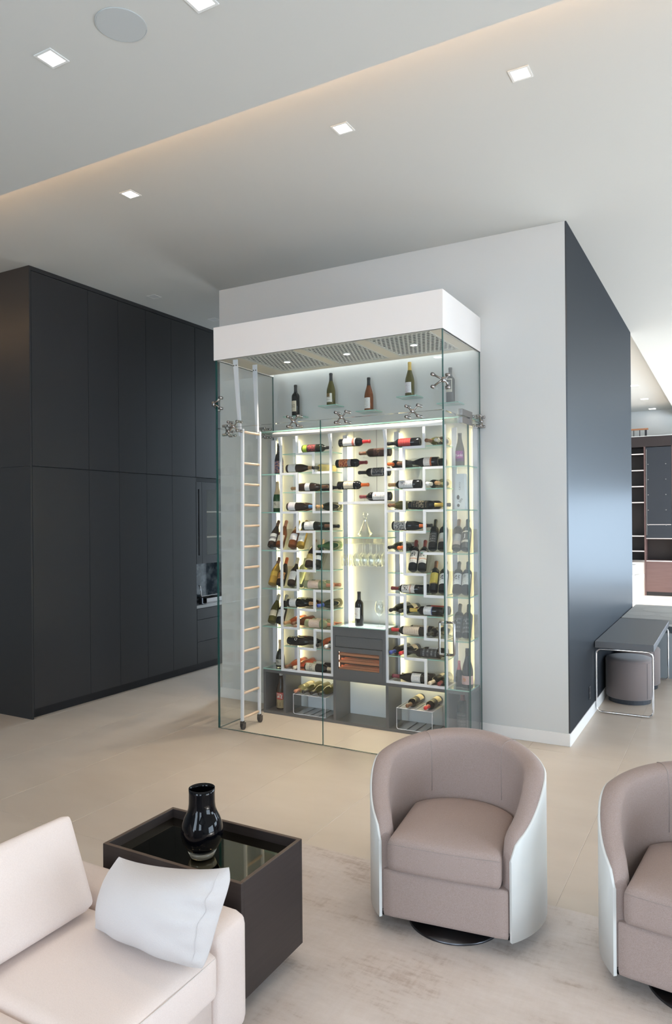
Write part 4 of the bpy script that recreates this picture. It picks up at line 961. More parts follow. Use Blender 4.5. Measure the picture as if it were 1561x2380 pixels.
fwdb(A[5], -2.522, -2.49, 'bord', 'black', 'blue', None, 'dark bottle with bright blue cap, near foot of right rack')
fwdb(A[5], -2.435, -2.40, 'bord', 'black', 'red', 'beige', 'dark bottle with bright red cap and beige label, near foot of right rack')
lie(A[5], -2.108, -1, 0, 'bord', 'black', 'black', 'etched', 'front all-black lying bottle below the chrome door handle', lz=(.03, .17))
lie(A[5], -2.082, -1, 1, 'bord', 'black', 'black', 'white2', 'lying bottle with oval white label behind the all-black one', lz=(.08, .16))
lie(BOT, -2.250, -1, 0, 'burg', 'black', 'plum', 'white', 'front dark bottle with white label and plum capsule, bottom of right rack', lz=(.03, .11))
lie(BOT, -2.20, -1, 1, 'bord', 'black', 'black', None, 'dark bottle behind the plum-capped one, bottom of right rack')
fwdb(BOT, -2.175, -2.14, 'bord', 'black', 'cream', 'cream', 'dark bottle with cream cap facing forward, bottom of right rack')
fwdb(BOT, -2.097, -2.118, 'bord', 'dark', 'darkred', None, 'dark bottle with red cap facing forward, bottom right corner of right rack')
# ---- narrow right column
NG = GRP
bottle('cone', 'grape', None, 'purple', ('up', -1.952, 5.605, B[0] + .0065), 'standing grey bottle with purple lettered label behind the glass door', lz=(.05, .15), half=1.3, text=[('Funki', .036, .105, .05, 'white')], scale=.86)
cb_ = thing('gift_carton', 'tall white bottle carton with grape leaf print behind the glass door', 'box', (-1.945, 5.605, B[1] + .0065))
part('carton', MB().add([(-.046, -.04, 0), (.046, -.04, 0), (.046, .04, 0), (-.046, .04, 0), (-.036, -.036, .29), (.036, -.036, .29), (.036, .036, .29), (-.036, .036, .29)],
     [(3, 2, 1, 0), (4, 5, 6, 7), (0, 1, 5, 4), (1, 2, 6, 5), (2, 3, 7, 6), (3, 0, 4, 7)]), mat('carton_white', (.66, .70, .72), .5), cb_, world=False)
def flat_text(txt, size, loc, rot, m, parent, name='lettering'):
    cu_ = bpy.data.curves.new('lettering', 'FONT'); cu_.body = txt; cu_.size = size; cu_.align_x = 'CENTER'; cu_.align_y = 'CENTER'; cu_.resolution_u = 2
    ob = bpy.data.objects.new('lettering_source', cu_); COL.objects.link(ob)
    dg = bpy.context.evaluated_depsgraph_get(); dg.update()
    me = bpy.data.meshes.new_from_object(ob.evaluated_get(dg), depsgraph=dg); bpy.data.objects.remove(ob)
    me.materials.clear(); me.materials.append(m)
    o = part(name, me, None, parent); o.location = loc; o.rotation_euler = rot; return o
for k, ch in enumerate('CAVU'): flat_text(ch, .020, (0.002, -.0385 - .0004 * (3 - k), .165 + k * .017), (R(90), R(-90), 0), INK['black'], cb_)
flat_text('life', .034, (.010, -.0412, .075), (R(90), R(-60), 0), INK['black'], cb_)
part('leaf_print', MB().add([(-.012 + .012 * math.cos(2 * PI * k / 14), -.0405, .10 + .019 * math.sin(2 * PI * k / 14)) for k in range(14)], [tuple(range(14))])
     .add([(-.010 + .011 * math.cos(2 * PI * k / 14), -.0412, .034 + .013 * math.sin(2 * PI * k / 14)) for k in range(14)], [tuple(range(14))]), INK['black'], cb_, world=False)
rec(B[2], -1.962, 'bord', 'dark', 'brown', 'grey', 'reclined bottle with wide grey label, upper pair behind the glass door', lz=(.025, .13))
rec(B[2], -1.886, 'bord', 'dark', 'black', 'darkart', 'reclined bottle with black art label, upper pair behind the glass door', lz=(.05, .16), text=[('J', .05, .11, 0, 'white')])
rec(B[3], -1.962, 'bord', 'black', 'black', 'wartick', 'reclined bottle with ink-drawn white label, middle pair behind the glass door', lz=(.06, .165))
rec(B[3], -1.886, 'bord', 'black', 'black', 'star', 'reclined bottle with a star on white label, middle pair behind the glass door', lz=(.06, .165), text=[('☆', .032, .14, -.2, 'black')])
rec(B[4], -1.958, 'bord', 'black', 'black', 'etched', 'reclined black bottle with etched marks, lowest pair, left one behind the glass door', lz=(.02, .17), text=[('c', .028, .125, 0, 'white')])
rec(B[4], -1.883, 'bord', 'black', 'black', 'etched', 'reclined black bottle with etched marks, lowest pair, right one behind the glass door', lz=(.02, .17), text=[('c', .028, .125, 0, 'white')])
bottle('cham', 'black', 'pink', None, ('up', -1.972, 5.60, ZC + .0115), 'small sparkling bottle with pink foil on the base cabinet at right', capz=.19, scale=.66)
bottle('cham', 'black', 'black', 'pink', ('up', -1.900, 5.595, ZC + .0115), 'large champagne bottle with pink label on the base cabinet at right', lz=(.03, .10), half=1.9, text=[('✸', .05, .065, -.3, 'orange')], scale=1.0, capz=.255)
bottle('bord', 'black', 'darkred', 'magnum', ('up', -1.945, 5.60, .0265), 'big dark magnum with red capsule in the right cabinet bay', lz=(.03, .15), half=1.3, scale=1.24)
# ---- top display shelves
tops = [(-3.583, 2.748, 'bord', 'black', 'black', 'estate', 'dark bottle with cream estate label, leftmost on the small high shelves', (.045, .145)),
        (-3.203, 2.818, 'burg', 'olive', 'black', 'birds', 'olive bottle with split white label, second on the small high shelves', (.03, .11)),
        (-2.820, 2.740, 'burg', 'amber', 'black', 'white', 'brown-green bottle with white label, third on the small high shelves', (.02, .115)),
        (-2.428, 2.832, 'burg', 'olive', 'gold', 'white2', 'olive gold-capped bottle with white label, fourth on the small high shelves', (.03, .12)),
        (-2.062, 2.745, 'bord', 'black', 'black', 'darkart', 'dark bottle with framed black label seen past the glass corner, high shelf', (.09, .20))]
for k, (x, z, kind, gl_, cp, lb, lab, lz) in enumerate(tops):
    gshelf(x - .095, WB - .15, z - .010, x + .095, WB - .001, z - .002, None, 'display_shelf', label=f'{["leftmost", "second", "third", "fourth", "rightmost"][k]} small square glass shelf high on the cellar wall', cat='shelf', group='small high glass shelves')
    bottle(kind, gl_, cp, lb, ('up', x, WB - .075, z - .0015), lab, lz=lz, half=1.0, roll=-.3, text=[('Y', .05, .15, 0, 'white')] if k == 4 else None)
# ---- reclining stands
stand_spec = [(B[2], -3.708, 'clear stand under the upper reclined pair beside the ladder'), (B[3], -3.704, 'clear stand under the amber reclined pair beside the ladder'), (B[4], -3.712, 'clear stand under the lowest reclined pair beside the ladder'),
              (B[2], -3.484, 'clear stand under the reclined amber pair in the left rack'), (A[3], -3.309, 'clear stand under the tan-labelled reclined pair in the left rack'), (B[3], -3.498, 'clear stand under the white-labelled reclined bottle in the left rack'),
              (B[2], -2.126, 'clear stand under the upper reclined pair in the right rack'), (A[3], -2.304, 'clear stand under the matching tree-label pair'), (B[3], -2.122, 'clear stand under the yellow-labelled pair in the right rack'),
              (B[2], -1.924, 'clear stand under the upper pair behind the glass door'), (B[3], -1.924, 'clear stand under the middle pair behind the glass door'), (B[4], -1.921, 'clear stand under the lowest pair behind the glass door')]
for (lv, x, lab) in stand_spec:
    z = lv + SH + .0003; w = .078
    t = thing('bottle_stand', lab, 'stand', (x, 5.6, z), 0, 'clear bottle stands')
    m = MB()
    fy, by, ty, tz = 5.500, 5.730, 5.655, z + .155
    # sloping back plate, rear prop, foot lip
    def plate(p, q, th):
        d = Vector((0, q[1] - p[1], q[0] - p[0])); 
        nrm = Vector((0, -(q[1] - p[1]), q[0] - p[0])).normalized() * th
        a = Vector((x - w, p[0], p[1])); b = Vector((x + w, p[0], p[1])); c = Vector((x + w, q[0], q[1])); e = Vector((x - w, q[0], q[1]))
        nv = Vector((0, (q[1] - p[1]), -(q[0] - p[0]))).normalized() * th
        return [a, b, c, e, a + nv, b + nv, c + nv, e + nv]
    F6 = [(0, 1, 2, 3), (7, 6, 5, 4), (0, 4, 5, 1), (1, 5, 6, 2), (2, 6, 7, 3), (3, 7, 4, 0)]
    part('back_plate', MB().add(plate((5.565, z + .003), (ty + .045, tz + .03), .003), F6), M['acrylic'], t)
    part('rear_prop', MB().add(plate((ty + .045, tz + .028), (by, z + .003), .003), F6), M['acrylic'], t)
    part('foot', MB().box(x - w, fy + .004, z, x + w, by, z + .0028).box(x - w, fy + .004, z + .0028, x + w, fy + .007, z + .022), M['acrylic'], t)
# ---- clear racks in the cabinet bays
def clear_rack(x0, x1, label):
    t = thing('acrylic_rack', label, 'rack', ((x0 + x1) / 2, 5.62, .0265), 0, 'clear racks in the base cabinet')
    y0, y1, z0, z1 = 5.497, 5.742, .0266, .205
    part('frame', MB().tube([(x0, y0, z0 + .012), (x0 + .012, y0, z0 + .003), (x1, y0, z0 + .003), (x1, y0, z1)], .0028, 6).tube([(x0, y0, z0 + .012), (x0, y0, z1), (x1, y0, z1)], .0028, 6).tube([(x0, y1, z0 + .003), (x0, y1, z1), (x1, y1, z1), (x1, y1, z0 + .003)], .0028, 6)
         .tube([(x0, y0, z1), (x0, y1, z1)], .0028, 6).tube([(x1, y0, z1), (x1, y1, z1)], .0028, 6), M['frame'], t)
    part('side_panel', MB().box(x0 - .002, y0, z0, x0 + .002, y1, z1).box(x1 - .002, y0, z0, x1 + .002, y1, z1), M['acrylic'], t)
    n_ = 4; q = (x1 - x0) / n_
    for lev, nm in ((z1, 'top_slat'), (z0 + .004, 'base_slat')):
        for k in range(n_):
            a = x0 + k * q
            part(nm, MB().box(a + .022, y0, lev - .002, a + q - .022 + .028, y1, lev + .002), M['frame'] if lev == z1 else mat('slat_clear', (.30, .33, .36), .2) if k == 0 else bpy.data.materials['slat_clear'], t)
clear_rack(-3.508, -3.176, 'clear acrylic rack with four bottles in the left cabinet bay')
clear_rack(-2.486, -2.170, 'clear acrylic rack with two bottles in the right cabinet bay')
for k, (x, kind, gl_, cp, lb, lab) in enumerate(((-3.466, 'bord', 'white', 'salmon', 'cream', 'pale bottle with salmon cap, leftmost on the left acrylic rack'), (-3.383, 'burg', 'olive', 'black', None, 'green bottle second from left on the left acrylic rack'),
        (-3.300, 'burg', 'olive', 'black', None, 'green bottle third from left on the left acrylic rack'), (-3.217, 'burg', 'olive', 'black', None, 'green bottle at the right end of the left acrylic rack'),
        (-2.375, 'bord', 'black', 'brown', 'cream', 'dark bottle with cream label, left one on the right acrylic rack'), (-2.215, 'bord', 'black', 'red', 'cream', 'dark bottle with red cap, right one on the right acrylic rack'))):
    bottle(kind, gl_, cp, lb, ('fwd', x, x + .006, .2075 + SPEC[kind][1], 5.464), lab, lz=(.03, .11))
# white ring emblem on the black bottle near the foot of the left rack
for o in [o for o in COL.objects if o.get('label', '').startswith('black bottle with a white ring')]:
    ring = []
    for k in range(16):
        a = 2 * PI * k / 16; ring.append([((.0413) * math.cos(-PI / 2 - .3 + rr * math.cos(a) / .0413), .0413 * math.sin(-PI / 2 - .3 + rr * math.cos(a) / .0413), .095 + rr * math.sin(a)) for rr in (.010, .0135)])
    part('ring_emblem', MB().grid(ring, close_u=True), INK['white'], o, world=False)

# ================================================================== LIVING AREA
RZ = .012
solo('rug', MB().box(-2.75, -.6, .0005, 1.6, 3.358, RZ), M['rug'], 'large pale beige distressed rug under the seating', 'rug', bevel=.004)
# --- tray-top side table
tb = thing('side_table', 'dark brown box side table with sunken mirror top beside the sofa', 'table', (-1.883, 2.265, RZ))
tx0, tx1, ty0, ty1, tz0, tz1 = -2.225, -1.541, 2.06, 2.47, .080, .500
w = .016
part('side_panel', MB().box(tx0, ty0, tz0, tx1, ty0 + w, tz1), M['wenge'], tb, bevel=.0015)
part('side_panel', MB().box(tx0, ty1 - w, tz0, tx1, ty1, tz1), M['wenge'], tb, bevel=.0015)
part('side_panel', MB().box(tx0, ty0 + w, tz0, tx0 + w, ty1 - w, tz1), M['wenge'], tb, bevel=.0015)
part('side_panel', MB().box(tx1 - w, ty0 + w, tz0, tx1, ty1 - w, tz1), M['wenge'], tb, bevel=.0015)
part('base_panel', MB().box(tx0 + w, ty0 + w, tz0, tx1 - w, ty1 - w, tz0 + .02), M['wenge'], tb)
part('plinth', MB().box(tx0 + .07, ty0 + .06, RZ + .0005, tx1 - .07, ty1 - .06, tz0), M['plinth'], tb)
part('mirror_top', MB().box(tx0 + w, ty0 + w, .455, tx1 - w, ty1 - w, .463), M['mirror'], tb)
for e in (MB().box(tx0 + .001, ty0 + .001, tz1, tx1 - .001, ty0 + w - .001, tz1 + .0012), MB().box(tx0 + .001, ty1 - w + .001, tz1, tx1 - .001, ty1 - .001, tz1 + .0012),
          MB().box(tx0 + .001, ty0 + w, tz1, tx0 + w - .001, ty1 - w, tz1 + .0012), MB().box(tx1 - w + .001, ty0 + w, tz1, tx1 - .001, ty1 - w, tz1 + .0012)):
    part('rim', e, M['wenge_edge'], tb)
# --- vase
vs_ = thing('vase', 'glossy black glass vase with bulging body and clear foot on the side table', 'vase', (-1.853, 2.225, .463))
part('vase_body', MB().lathe([(0, .022), (.03, .020), (.058, .033), (.076, .062), (.083, .094), (.0825, .112), (.078, .135), (.069, .158), (.059, .178), (.0535, .195), (.0515, .215), (.0510, .255), (.0515, .272), (.0500, .272), (.0490, .255), (.0495, .215), (.0515, .195), (.057, .178), (.066, .158), (.075, .135), (.079, .112), (.079, .094), (.070, .065), (0, .04)], 48), M['vase'], vs_, smooth=True, world=False)
part('glass_foot', MB().lathe([(0, 0), (.036, 0), (.046, .004), (.0575, .030), (.03, .0195), (0, .0205)], 48), mat('vase_foot', (.55, .48, .36), .03, spec=.8, trans=.6), vs_, smooth=True, world=False)
# --- sofa
sf = thing('sofa', 'ivory fabric sofa with low arm in the lower left corner', 'sofa', (-1.9, 1.1, RZ))
part('base', MB().rbox(-2.42, -.9, .055, -1.485, 1.835, .255, .02, 8), M['linen'], sf, smooth=True)
part('arm', MB().rbox(-2.42, 1.842, .050, -1.478, 2.025, .450, .045, 12), M['linen'], sf, smooth=True)
part('back_frame', MB().rbox(-2.42, -.9, .26, -2.27, 1.835, .455, .03, 8), M['linen'], sf, smooth=True)
part('leg', MB().box(-1.60, 1.90, RZ + .0005, -1.55, 1.96, .052), M['plinth'], sf)
part('leg', MB().box(-2.38, 1.90, RZ + .0005, -2.33, 1.96, .052), M['plinth'], sf)
part('leg', MB().box(-1.60, .2, RZ + .0005, -1.55, .26, .057), M['plinth'], sf)
for (y0, y1) in ((1.328, 1.825), (.5, 1.322), (-.4, .495)):
    sc = part('seat_cushion', MB().rbox(-2.25, y0, .262, -1.452, y1, .412, .028, 14, (.008, .004, .016)), M['linen'], sf, smooth=True)
    part('seam', MB().tube([(-1.456, y0 + .02, .398), (-1.448, (y0 + y1) / 2, .401), (-1.456, y1 - .02, .398)], .0016, 5), M['seamw'], sc)
def back_cushion(y0, y1):
    m = MB().rbox(-.070, y0, 0, .070, y1, .325, .026, 14, (.014, .0, .004))
    ang = math.atan2(.185, .29)
    m.v = [(v[0], v[1] + (.04 * v[2] / .3 if v[1] > (y0 + y1) / 2 and y1 > 1 else 0), v[2]) for v in m.v]
    m.xf(Matrix.Translation((-2.005, 0, .425)) @ Matrix.Rotation(-ang, 4, 'Y'))
    return part('back_cushion', m, M['linen'], sf, smooth=True)
back_cushion(1.0, 1.775); back_cushion(-.2, .99)
# --- cushion leaning on the arm
pl = thing('throw_pillow', 'plump white rectangular pillow leaning on the sofa arm', 'pillow', (-1.63, 1.72, .43))
def pillow():
    bl, br, tl, tr_ = Vector((-1.885, 1.705, .432)), Vector((-1.395, 1.690, .428)), Vector((-1.862, 1.775, .645)), Vector((-1.335, 1.765, .735))
    nrm = ((br - bl).cross(tl - bl)).normalized()   # towards the viewer
    N = 40; front = []; back = []
    rnd = random.Random(3)
    for j in range(N + 1):
        rf = []; rb = []
        for i in range(N + 1):
            u, v = (1 - math.cos(PI * i / N)) / 2 * .8 + i / N * .2, (1 - math.cos(PI * j / N)) / 2 * .8 + j / N * .2
            # rounded, slightly pinched corners
            X_, Y_ = 2 * u - 1, 2 * v - 1
            dx_, dy_ = X_ * math.sqrt(1 - Y_ * Y_ / 2), Y_ * math.sqrt(1 - X_ * X_ / 2)
            k = .34 if not (X_ < 0 and Y_ < 0) else .06
            k *= (abs(X_) * abs(Y_))
            uu = (X_ * (1 - k) + dx_ * k + 1) / 2; vv = (Y_ * (1 - k) + dy_ * k + 1) / 2
            uu += (-.020 if u < .5 else -.030) * math.sin(PI * min(1, v * 1.15)) * abs(X_) ** 3
            vv += .030 * math.sin(PI * u) * (1 - 2 * v) * abs(Y_)
            p = bl * (1 - uu) * (1 - vv) + br * uu * (1 - vv) + tl * (1 - uu) * vv + tr_ * uu * vv
            p = p + up * (.014 * X_ ** 4 * max(0, Y_) - .012 * (1 - X_ * X_) * max(0, Y_) - .012 * (1 - X_ * X_) * max(0, -Y_))
            e = (max(0, 4 * u * (1 - u)) ** (.72 if u > .5 else .6)) * (max(0, 4 * v * (1 - v)) ** .6)
            wr = .011 * math.sin(7 * u + 19 * v) * max(0, u - .50) * 2.0 * (1 - abs(2 * v - 1.1)) + .005 * math.sin(31 * v + 6 * u) * math.exp(-((u - .93) / .09) ** 2) + .006 * math.sin(17 * u - 3) * math.exp(-((v - .05) / .1) ** 2)
            rf.append(p + nrm * (e * .118 + wr * 1.8 * e ** .5)); rb.append(p - nrm * (e * .058))
        front.append(rf); back.append(rb)
    m = MB()
    m.grid(front); m.grid([r[::-1] for r in back])
    # welded rim
    rim = front[0] + [r[-1] for r in front[1:]] + front[-1][::-1][1:] + [r[0] for r in front[::-1][1:-1]]
    return m, rim, front, nrm
pm, prim, pfront, pn = pillow()
part('cover', pm, M['pillow'], pl, smooth=True)
part('seam', MB().tube([p for p in prim], .0010, 5, closed=True), M['pillow'], pl, smooth=True)
k_ = 34
part('stitch_line', MB().tube([pfront[j][k_] + pn * .0008 for j in range(4, 37)], .0011, 5), M['pillow'], pl, smooth=True)

# --- swivel tub chairs
def tub_chair(loc, yaw, label):
    t = thing('swivel_chair', label, 'chair', loc, yaw, 'taupe swivel tub chairs')
    Rr = .390; cy = .272; t0 = math.asin(cy / Rr)        # shell circle, front chord half angle
    a0, a1 = -t0, PI + t0
    zb = .075
    def ztop(a):
        u_ = abs(math.degrees(a) - 90)
        um = math.degrees(PI / 2 + t0)
        if u_ < 80: return .672 + .050 * math.cos(R(u_ * 90 / 80)) ** 1.3
        x = min(1, max(0, (um - u_) / (um - 80)))
        s = x * x * (3 - 2 * x)
        fr_ = max(0, 1 - (um - u_) / 7)
        return .465 + (.672 - .465) * (s * .75 + math.sin(x * PI / 2) * .25) - .06 * fr_ ** 2.4
    NT = 72
    angs = [a0 + (a1 - a0) * i / NT for i in range(NT + 1)]
    pt = lambda a, r, z: (r * math.cos(a), cy + r * math.sin(a), z)
    rows = []
    for a in angs:
        zt = ztop(a)
        rows.append([pt(a, Rr, zb), pt(a, Rr, zb + (zt - zb) * .5), pt(a, Rr, zt - .006), pt(a, Rr - .003, zt), pt(a, Rr - .010, zt), pt(a, Rr - .013, zt - .006), pt(a, Rr - .013, zb)])
    m = MB().grid(rows, close_v=True)
    m.add(rows[0], [tuple(range(7))]); m.add(rows[-1], [tuple(range(6, -1, -1))])
    part('shell', m, M['shell'], t, smooth=True, world=False)
    # padded inner back and arms
    rows = []
    b0, b1 = a0 + .012, a1 - .012
    NB = 80
    for i in range(NB + 1):
        a = b0 + (b1 - b0) * i / NB
        u_ = abs(math.degrees(a) - 90); um = math.degrees(PI / 2 + t0)
        edge = min(1, (um - u_) / 14)
        edge = math.sqrt(max(0.02, 1 - (1 - edge) ** 2))
        th = (.072 + .040 * max(0, 1 - u_ / 120)) * (.50 + .50 * edge)
        zt = ztop(a) + .020 * edge + .004
        ro = Rr - .0135; row = []
        row.append(pt(a, ro, zb + .02)); row.append(pt(a, ro, zt - .03))
        for q in range(9):
            f = PI * q / 8
            row.append(pt(a, ro + .006 - (th + .006) / 2 + (th + .006) / 2 * math.cos(f), zt - .034 + .034 * math.sin(f) ** .8))
        row.append(pt(a, ro - th - .008, zt - .10)); row.append(pt(a, ro - th - .004, .36)); row.append(pt(a, ro - th, .20)); row.append(pt(a, ro - th, zb + .02))
        rows.append(row)
    m = MB().grid(rows, close_v=True)
    m.add(rows[0], [tuple(range(len(rows[0])))]); m.add(rows[-1], [tuple(range(len(rows[0]) - 1, -1, -1))])
    bp_ = part('back_pad', m, M['fabric'], t, smooth=True, world=False)
    for sgn in (-1, 1):
        a = PI / 2 + sgn * R(38); th = .072 + .04 * (1 - 38 / 120); ro = Rr - .0135; zt = ztop(a) + .024
        pts = [pt(a, ro + .006 - (th + .006) / 2 + (th + .006) / 2 * math.cos(f), zt - .034 + .0348 * math.sin(f) ** .8) for f in [PI * (.25 + .75 * q / 6) for q in range(7)]] + [pt(a, ro - th - .0085, zt - .10), pt(a, ro - th - .0055, .46)]
        part('seam', MB().tube(pts, .0018, 5), M['seam'], bp_, smooth=True, world=False)
    # seat cushion: D-shaped plan following the inner back
    hw = .238; rc = .272
    def plan(sc):
        P_ = []
        for i in range(41):
            a = R(-14) + (PI + R(28)) * i / 40
            P_.append((min(hw, max(-hw, rc * math.cos(a))), cy + .02 + rc * math.sin(a) * .94))
        nf = 14
        yf = -.012
        front = [(-hw + .0 + 2 * hw * i / nf, yf - .010 * math.sin(PI * i / nf)) for i in range(nf + 1)]
        # side edges from back arc to front
        left = [(-hw, P_[-1][1] + (yf - P_[-1][1]) * i / 5) for i in range(1, 5)]
        right = [(hw, yf + (P_[0][1] - yf) * i / 5) for i in range(1, 5)]
        loop = P_ + left + front + right
        c = (0, .21)
        return [(c[0] + (x - c[0]) * sc, c[1] + (y - c[1]) * sc) for x, y in loop]
    rows = []
    for (sc, z) in ((.0, .285), (.90, .285), (.965, .289), (.995, .302), (1.0, .32), (1.0, .385), (.992, .405), (.965, .4205), (.92, .428), (.75, .437), (.45, .445), (.0, .448)):
        rows.append([(x, y, z) for x, y in plan(max(sc, .001))])
    m = MB().grid(rows, close_v=True)
    seat = part('seat_cushion', m, M['fabric'], t, smooth=True, world=False)
    for z in (.4015,):
        pl_ = plan(.9965); n0 = 41 + 2
        part('seam', MB().tube([(x, y, z) for x, y in pl_[45:60]], .0015, 5), M['seam'], seat, smooth=True, world=False)
    # front apron and deck
    hw2 = Rr * math.cos(t0) - .014
    m = MB().rbox(-hw2, .004, zb + .004, hw2, .10, .282, .010, 8)
    part('apron', m, M['fabric'], t, smooth=True, world=False)
    deck = []
    for zz in (zb + .006, zb + .03): deck.append([pt(a, Rr - .016, zz) for a in angs])
    m = MB().grid(deck); m.add(deck[0], [tuple(range(NT, -1, -1))]); m.add(deck[1], [tuple(range(NT + 1))])
    part('deck', m, M['plinth'], t, world=False)
    part('swivel_base', MB().lathe([(0, .001), (.205, .001), (.208, .006), (.205, .016), (.06, .022), (.05, .074), (0, .075)], 48, (.0, .225, 0)), M['darksteel'], t, smooth=True, world=False)
    return t
tub_chair((-1.0715, 2.822, RZ - .006 + .0), R(7.4), 'whole taupe swivel tub chair with white curved shell in front of the wine cellar')
tub_chair((-.129, 2.811, RZ - .006), R(-5.3), 'taupe swivel tub chair with white shell cut off by the right edge')

# ================================================================== RIGHT SIDE: DESK, OTTOMANS, TABLE
dk = thing('console_desk', 'dark grey desk with chrome loop legs against the dark wall', 'desk', (-.88, 7.72, 0))
dx0, dx1, dy0, dy1 = DX + .018, -.632, 6.885, 8.555
part('desktop', MB().box(dx0, dy0, .592, dx1, dy1, .650), M['desk'], dk, bevel=.002)
def loop_leg(y):
    r = .045; x0, x1, z0, z1 = dx0 + .008, dx1 - .010, .010, .583
    pts = []
    for (cx_, cz_, s) in ((x1 - r, z1 - r, 0), (x0 + r, z1 - r, 90), (x0 + r, z0 + r, 180), (x1 - r, z0 + r, 270)):
        for q in range(5):
            a = R(s + q * 22.5); pts.append((cx_ + r * math.cos(a), y, cz_ + r * math.sin(a)))
    part('leg', MB().tube(pts, .0085, 8, closed=True), M['chrome'], dk, smooth=True)
loop_leg(dy0 + .012); loop_leg(dy1 - .012)
def ottoman(x, y, label):
    t = thing('ottoman', label, 'ottoman', (x, y, 0), 0, 'round ottomans under the desk')
    r = .218
    part('base', MB().lathe([(0, 0), (r - .025, 0), (r - .025, .045), (0, .045)], 40, (x, y, .0005)), M['ottobase'], t, smooth=False)
    c = part('cushion', MB().lathe([(0, .046), (r - .01, .046), (r, .055), (r, .400), (r - .006, .414), (r - .025, .424), (r - .09, .430), (0, .434)], 48, (x, y, 0)), M['otto'], t, smooth=True)
    part('piping', MB().tube([(x + (r + .0005) * math.cos(2 * PI * k / 40), y + (r + .0005) * math.sin(2 * PI * k / 40), .398) for k in range(40)], .0028, 5, closed=True), M['otto'], c, smooth=True)
    for a in (-38, 142): part('seam', MB().tube([(x + (r + .0005) * math.cos(R(a)), y + (r + .0005) * math.sin(R(a)), z) for z in (.06, .2, .395)], .0015, 5), M['ottobase'], c)
ottoman(-.905, 7.48, 'round taupe ottoman tucked under the near end of the desk')
ottoman(-.905, 8.14, 'round taupe ottoman farther back under the desk, mostly hidden')
ot = thing('wall_outlet', 'small black outlet plate low on the dark wall', 'outlet', (DX + .012, 6.618, .237))
part('plate', MB().box(DX + .0125, 6.588, .18, DX + .018, 6.65, .295), M['blackmetal'], ot, bevel=.002)
part('socket', MB().box(DX + .018, 6.60, .245, DX + .0195, 6.638, .28).box(DX + .018, 6.60, .195, DX + .0195, 6.638, .23), M['plinth'], ot)
lt = thing('low_table', 'pale grey stone table with faint oval inlays beyond the desk', 'table', (-.2, 9.3, 0))
part('top', MB().box(DX + .02, 8.615, .605, .9, 9.96, .652), M['tabletop'], lt, bevel=.003)
for (x, y, a, b) in ((-.96, 9.02, .155, .17), (-.56, 8.99, .20, .20), (-.75, 9.45, .24, .22), (-.15, 9.2, .24, .24)):
    part('oval_inlay', MB().lathe([(0, 0), (1, 0), (1, .0006), (0, .0006)][::1], 36).xf(Matrix.Translation((x, y, .6523)) @ Matrix.Diagonal((a, b, 1, 1))), M['tableinlay'], lt)
part('under_rail', MB().box(DX + .06, 8.66, .575, .8, 8.68, .6045), M['white'], lt)
part('end_panel', MB().box(DX + .06, 8.665, .001, .8, 8.70, .50), M['tablepanel'], lt)
part('side_panel', MB().box(DX + .06, 9.86, .001, .8, 9.9, .6045), M['tablepanel'], lt)
part('post', MB().box(DX + .1, 8.69, .5, DX + .16, 9.86, .6045).box(.7, 8.69, .5, .76, 9.86, .6045), M['tablepanel'], lt)

# ================================================================== FAR ROOM
FY = 17.4
bkc = thing('bookcase', 'tall dark wood bookcase wall with smoked glass doors at the far end', 'bookcase', (-1.4, FY, 0))
part('top_panel', MB().box(-4.2, FY, 3.325, -.25, FY + .4, 3.555), M['bookdark'], bkc)
part('back_panel', MB().box(-4.2, FY + .36, .76, -.25, FY + .4, 3.325), M['bookdark'], bkc)
for x in (-1.755, -1.19, -2.85): part('upright', MB().box(x - .018, FY, .0, x + .018, FY + .36, 3.325), M['bookbrown'], bkc)
for z in (3.166, 2.80, 2.44, 2.082, 1.328, .989):
    s = part('shelf', MB().box(-2.83, FY + .01, z - .012, -1.775, FY + .36, z + .012), M['bookdark'], bkc)
    part('edge_trim', MB().box(-2.83, FY + .002, z - .012, -1.775, FY + .0098, z + .012), M['shelfwhite'], s)
part('bottom_board', MB().box(-2.83, FY, .745, -1.775, FY + .36, .79), M['steel'], bkc)
part('light_desk', MB().box(-2.83, FY + .02, 0, -1.775, FY + .4, .742), M['white'], bkc, label='white lower cabinet')
d = part('glass_door', MB().box(-1.733, FY - .006, 1.286, -1.212, FY + .012, 3.31), M['smoke'], bkc)
for z in (2.94, 2.60, 2.26, 1.92, 1.585):
    part('shelf_line', MB().box(-1.72, FY - .010, z - .006, -1.225, FY - .0065, z + .006), M['smoke'] if z > 1.6 else M['shelfwhite'], d)
    for x in (-1.685, -1.325): part('shelf_pin', MB().box(x - .012, FY - .012, z - .02, x + .012, FY - .0102, z), M['steel'], d)
part('door_edge', MB().box(-1.725, FY - .012, 1.35, -1.712, FY - .0065, 3.27), M['steel'], d)
part('cubby', MB().box(-1.735, FY + .02, 1.262, -1.21, FY + .36, 1.284).box(-1.735, FY + .02, .765, -1.21, FY + .36, .79), M['bookbrown'], bkc)
part('cubby_lip', MB().box(-1.735, FY - .002, 1.268, -1.21, FY + .02, 1.284).box(-1.735, FY - .002, .765, -1.21, FY + .02, .785), M['shelfwhite'], bkc)
part('base_door', MB().box(-1.735, FY, .09, -1.21, FY + .36, .762), M['bookbrown'], bkc)
part('toe_kick', MB().box(-1.735, FY + .01, 0, -1.21, FY + .36, .088), M['plinth'], bkc)
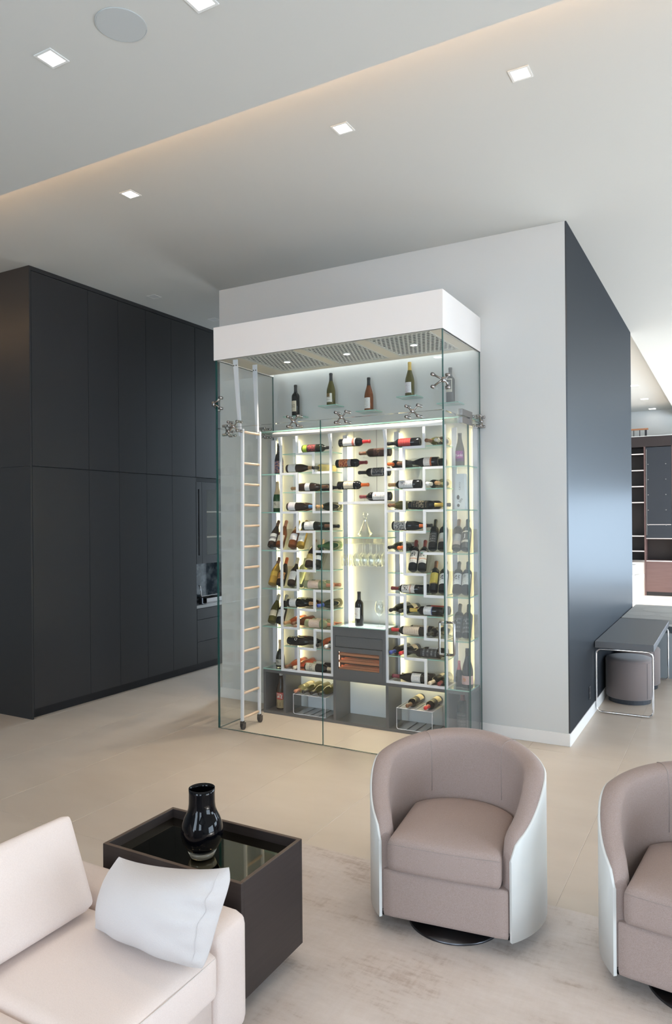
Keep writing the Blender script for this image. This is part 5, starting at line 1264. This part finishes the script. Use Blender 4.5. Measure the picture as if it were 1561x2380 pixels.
part('side_unit', MB().box(-1.170, FY, .09, -.25, FY + .36, 3.32), M['bookbrown'], bkc)
solo('loft_ledge', MB().box(-4.5, FY, 3.556, -.25, 18.6, 3.57), M['wall'], 'pale loft ledge on top of the far bookcase', 'ledge')
rl = thing('loft_railing', 'short oak handrail on black balusters above the far bookcase', 'railing', (-2.4, FY + .1, 3.57))
part('handrail', MB().box(-4.0, FY + .07, 3.715, -1.682, FY + .13, 3.75), M['railwood'], rl)
for k in range(14):
    x = -1.735 - k * .125
    part('baluster', MB().box(x - (.022 if k == 0 else .008), FY + .09, 3.5705, x + (.022 if k == 0 else .008), FY + .11, 3.7145), M['blackmetal'], rl)
# lounge chair and console glimpsed past the dark wall
lg = thing('lounge_chair', 'white curved lounge chair glimpsed past the end of the dark wall', 'chair', (-2.05, 15.9, 0))
rows = []
for i in range(25):
    a = R(-100) + R(200) * i / 24
    zt = .60 - .22 * abs(math.degrees(a) / 100) ** 3
    rr = .42
    ca, sa = math.cos(a), math.sin(a)
    P_ = lambda r, z: (-2.05 + r * ca, 15.9 + r * sa, z)
    rows.append([P_(rr * .72, .04), P_(rr * .88, .2), P_(rr, zt - .02), P_(rr - .02, zt), P_(rr - .06, zt - .02), P_(rr * .74, .25), P_(rr * .6, .06)])
part('shell', MB().grid(rows, close_v=True), M['lounge'], lg, smooth=True)
part('seat_cushion', MB().lathe([(0, .06), (.30, .06), (.32, .10), (.32, .26), (.29, .31), (0, .33)], 28, (-2.06, 15.9, 0)), M['lounge'], lg, smooth=True)
part('back_cushion', MB().rbox(-2.08, 15.62, .33, -1.80, 16.15, .56, .07, 8), M['linen'], lg, smooth=True)
part('base', MB().lathe([(0, 0), (.26, 0), (.26, .04), (0, .04)], 28, (-2.05, 15.9, 0)), M['lounge'], lg)
cs = thing('white_console', 'small white block console behind the lounge chair', 'console', (-2.1, 16.6, 0))
part('body', MB().box(-2.45, 16.45, 0, -1.875, 16.8, .70), M['white'], cs, bevel=.004)
part('top', MB().box(-2.46, 16.44, .7005, -1.865, 16.81, .735), M['white'], cs, bevel=.004)
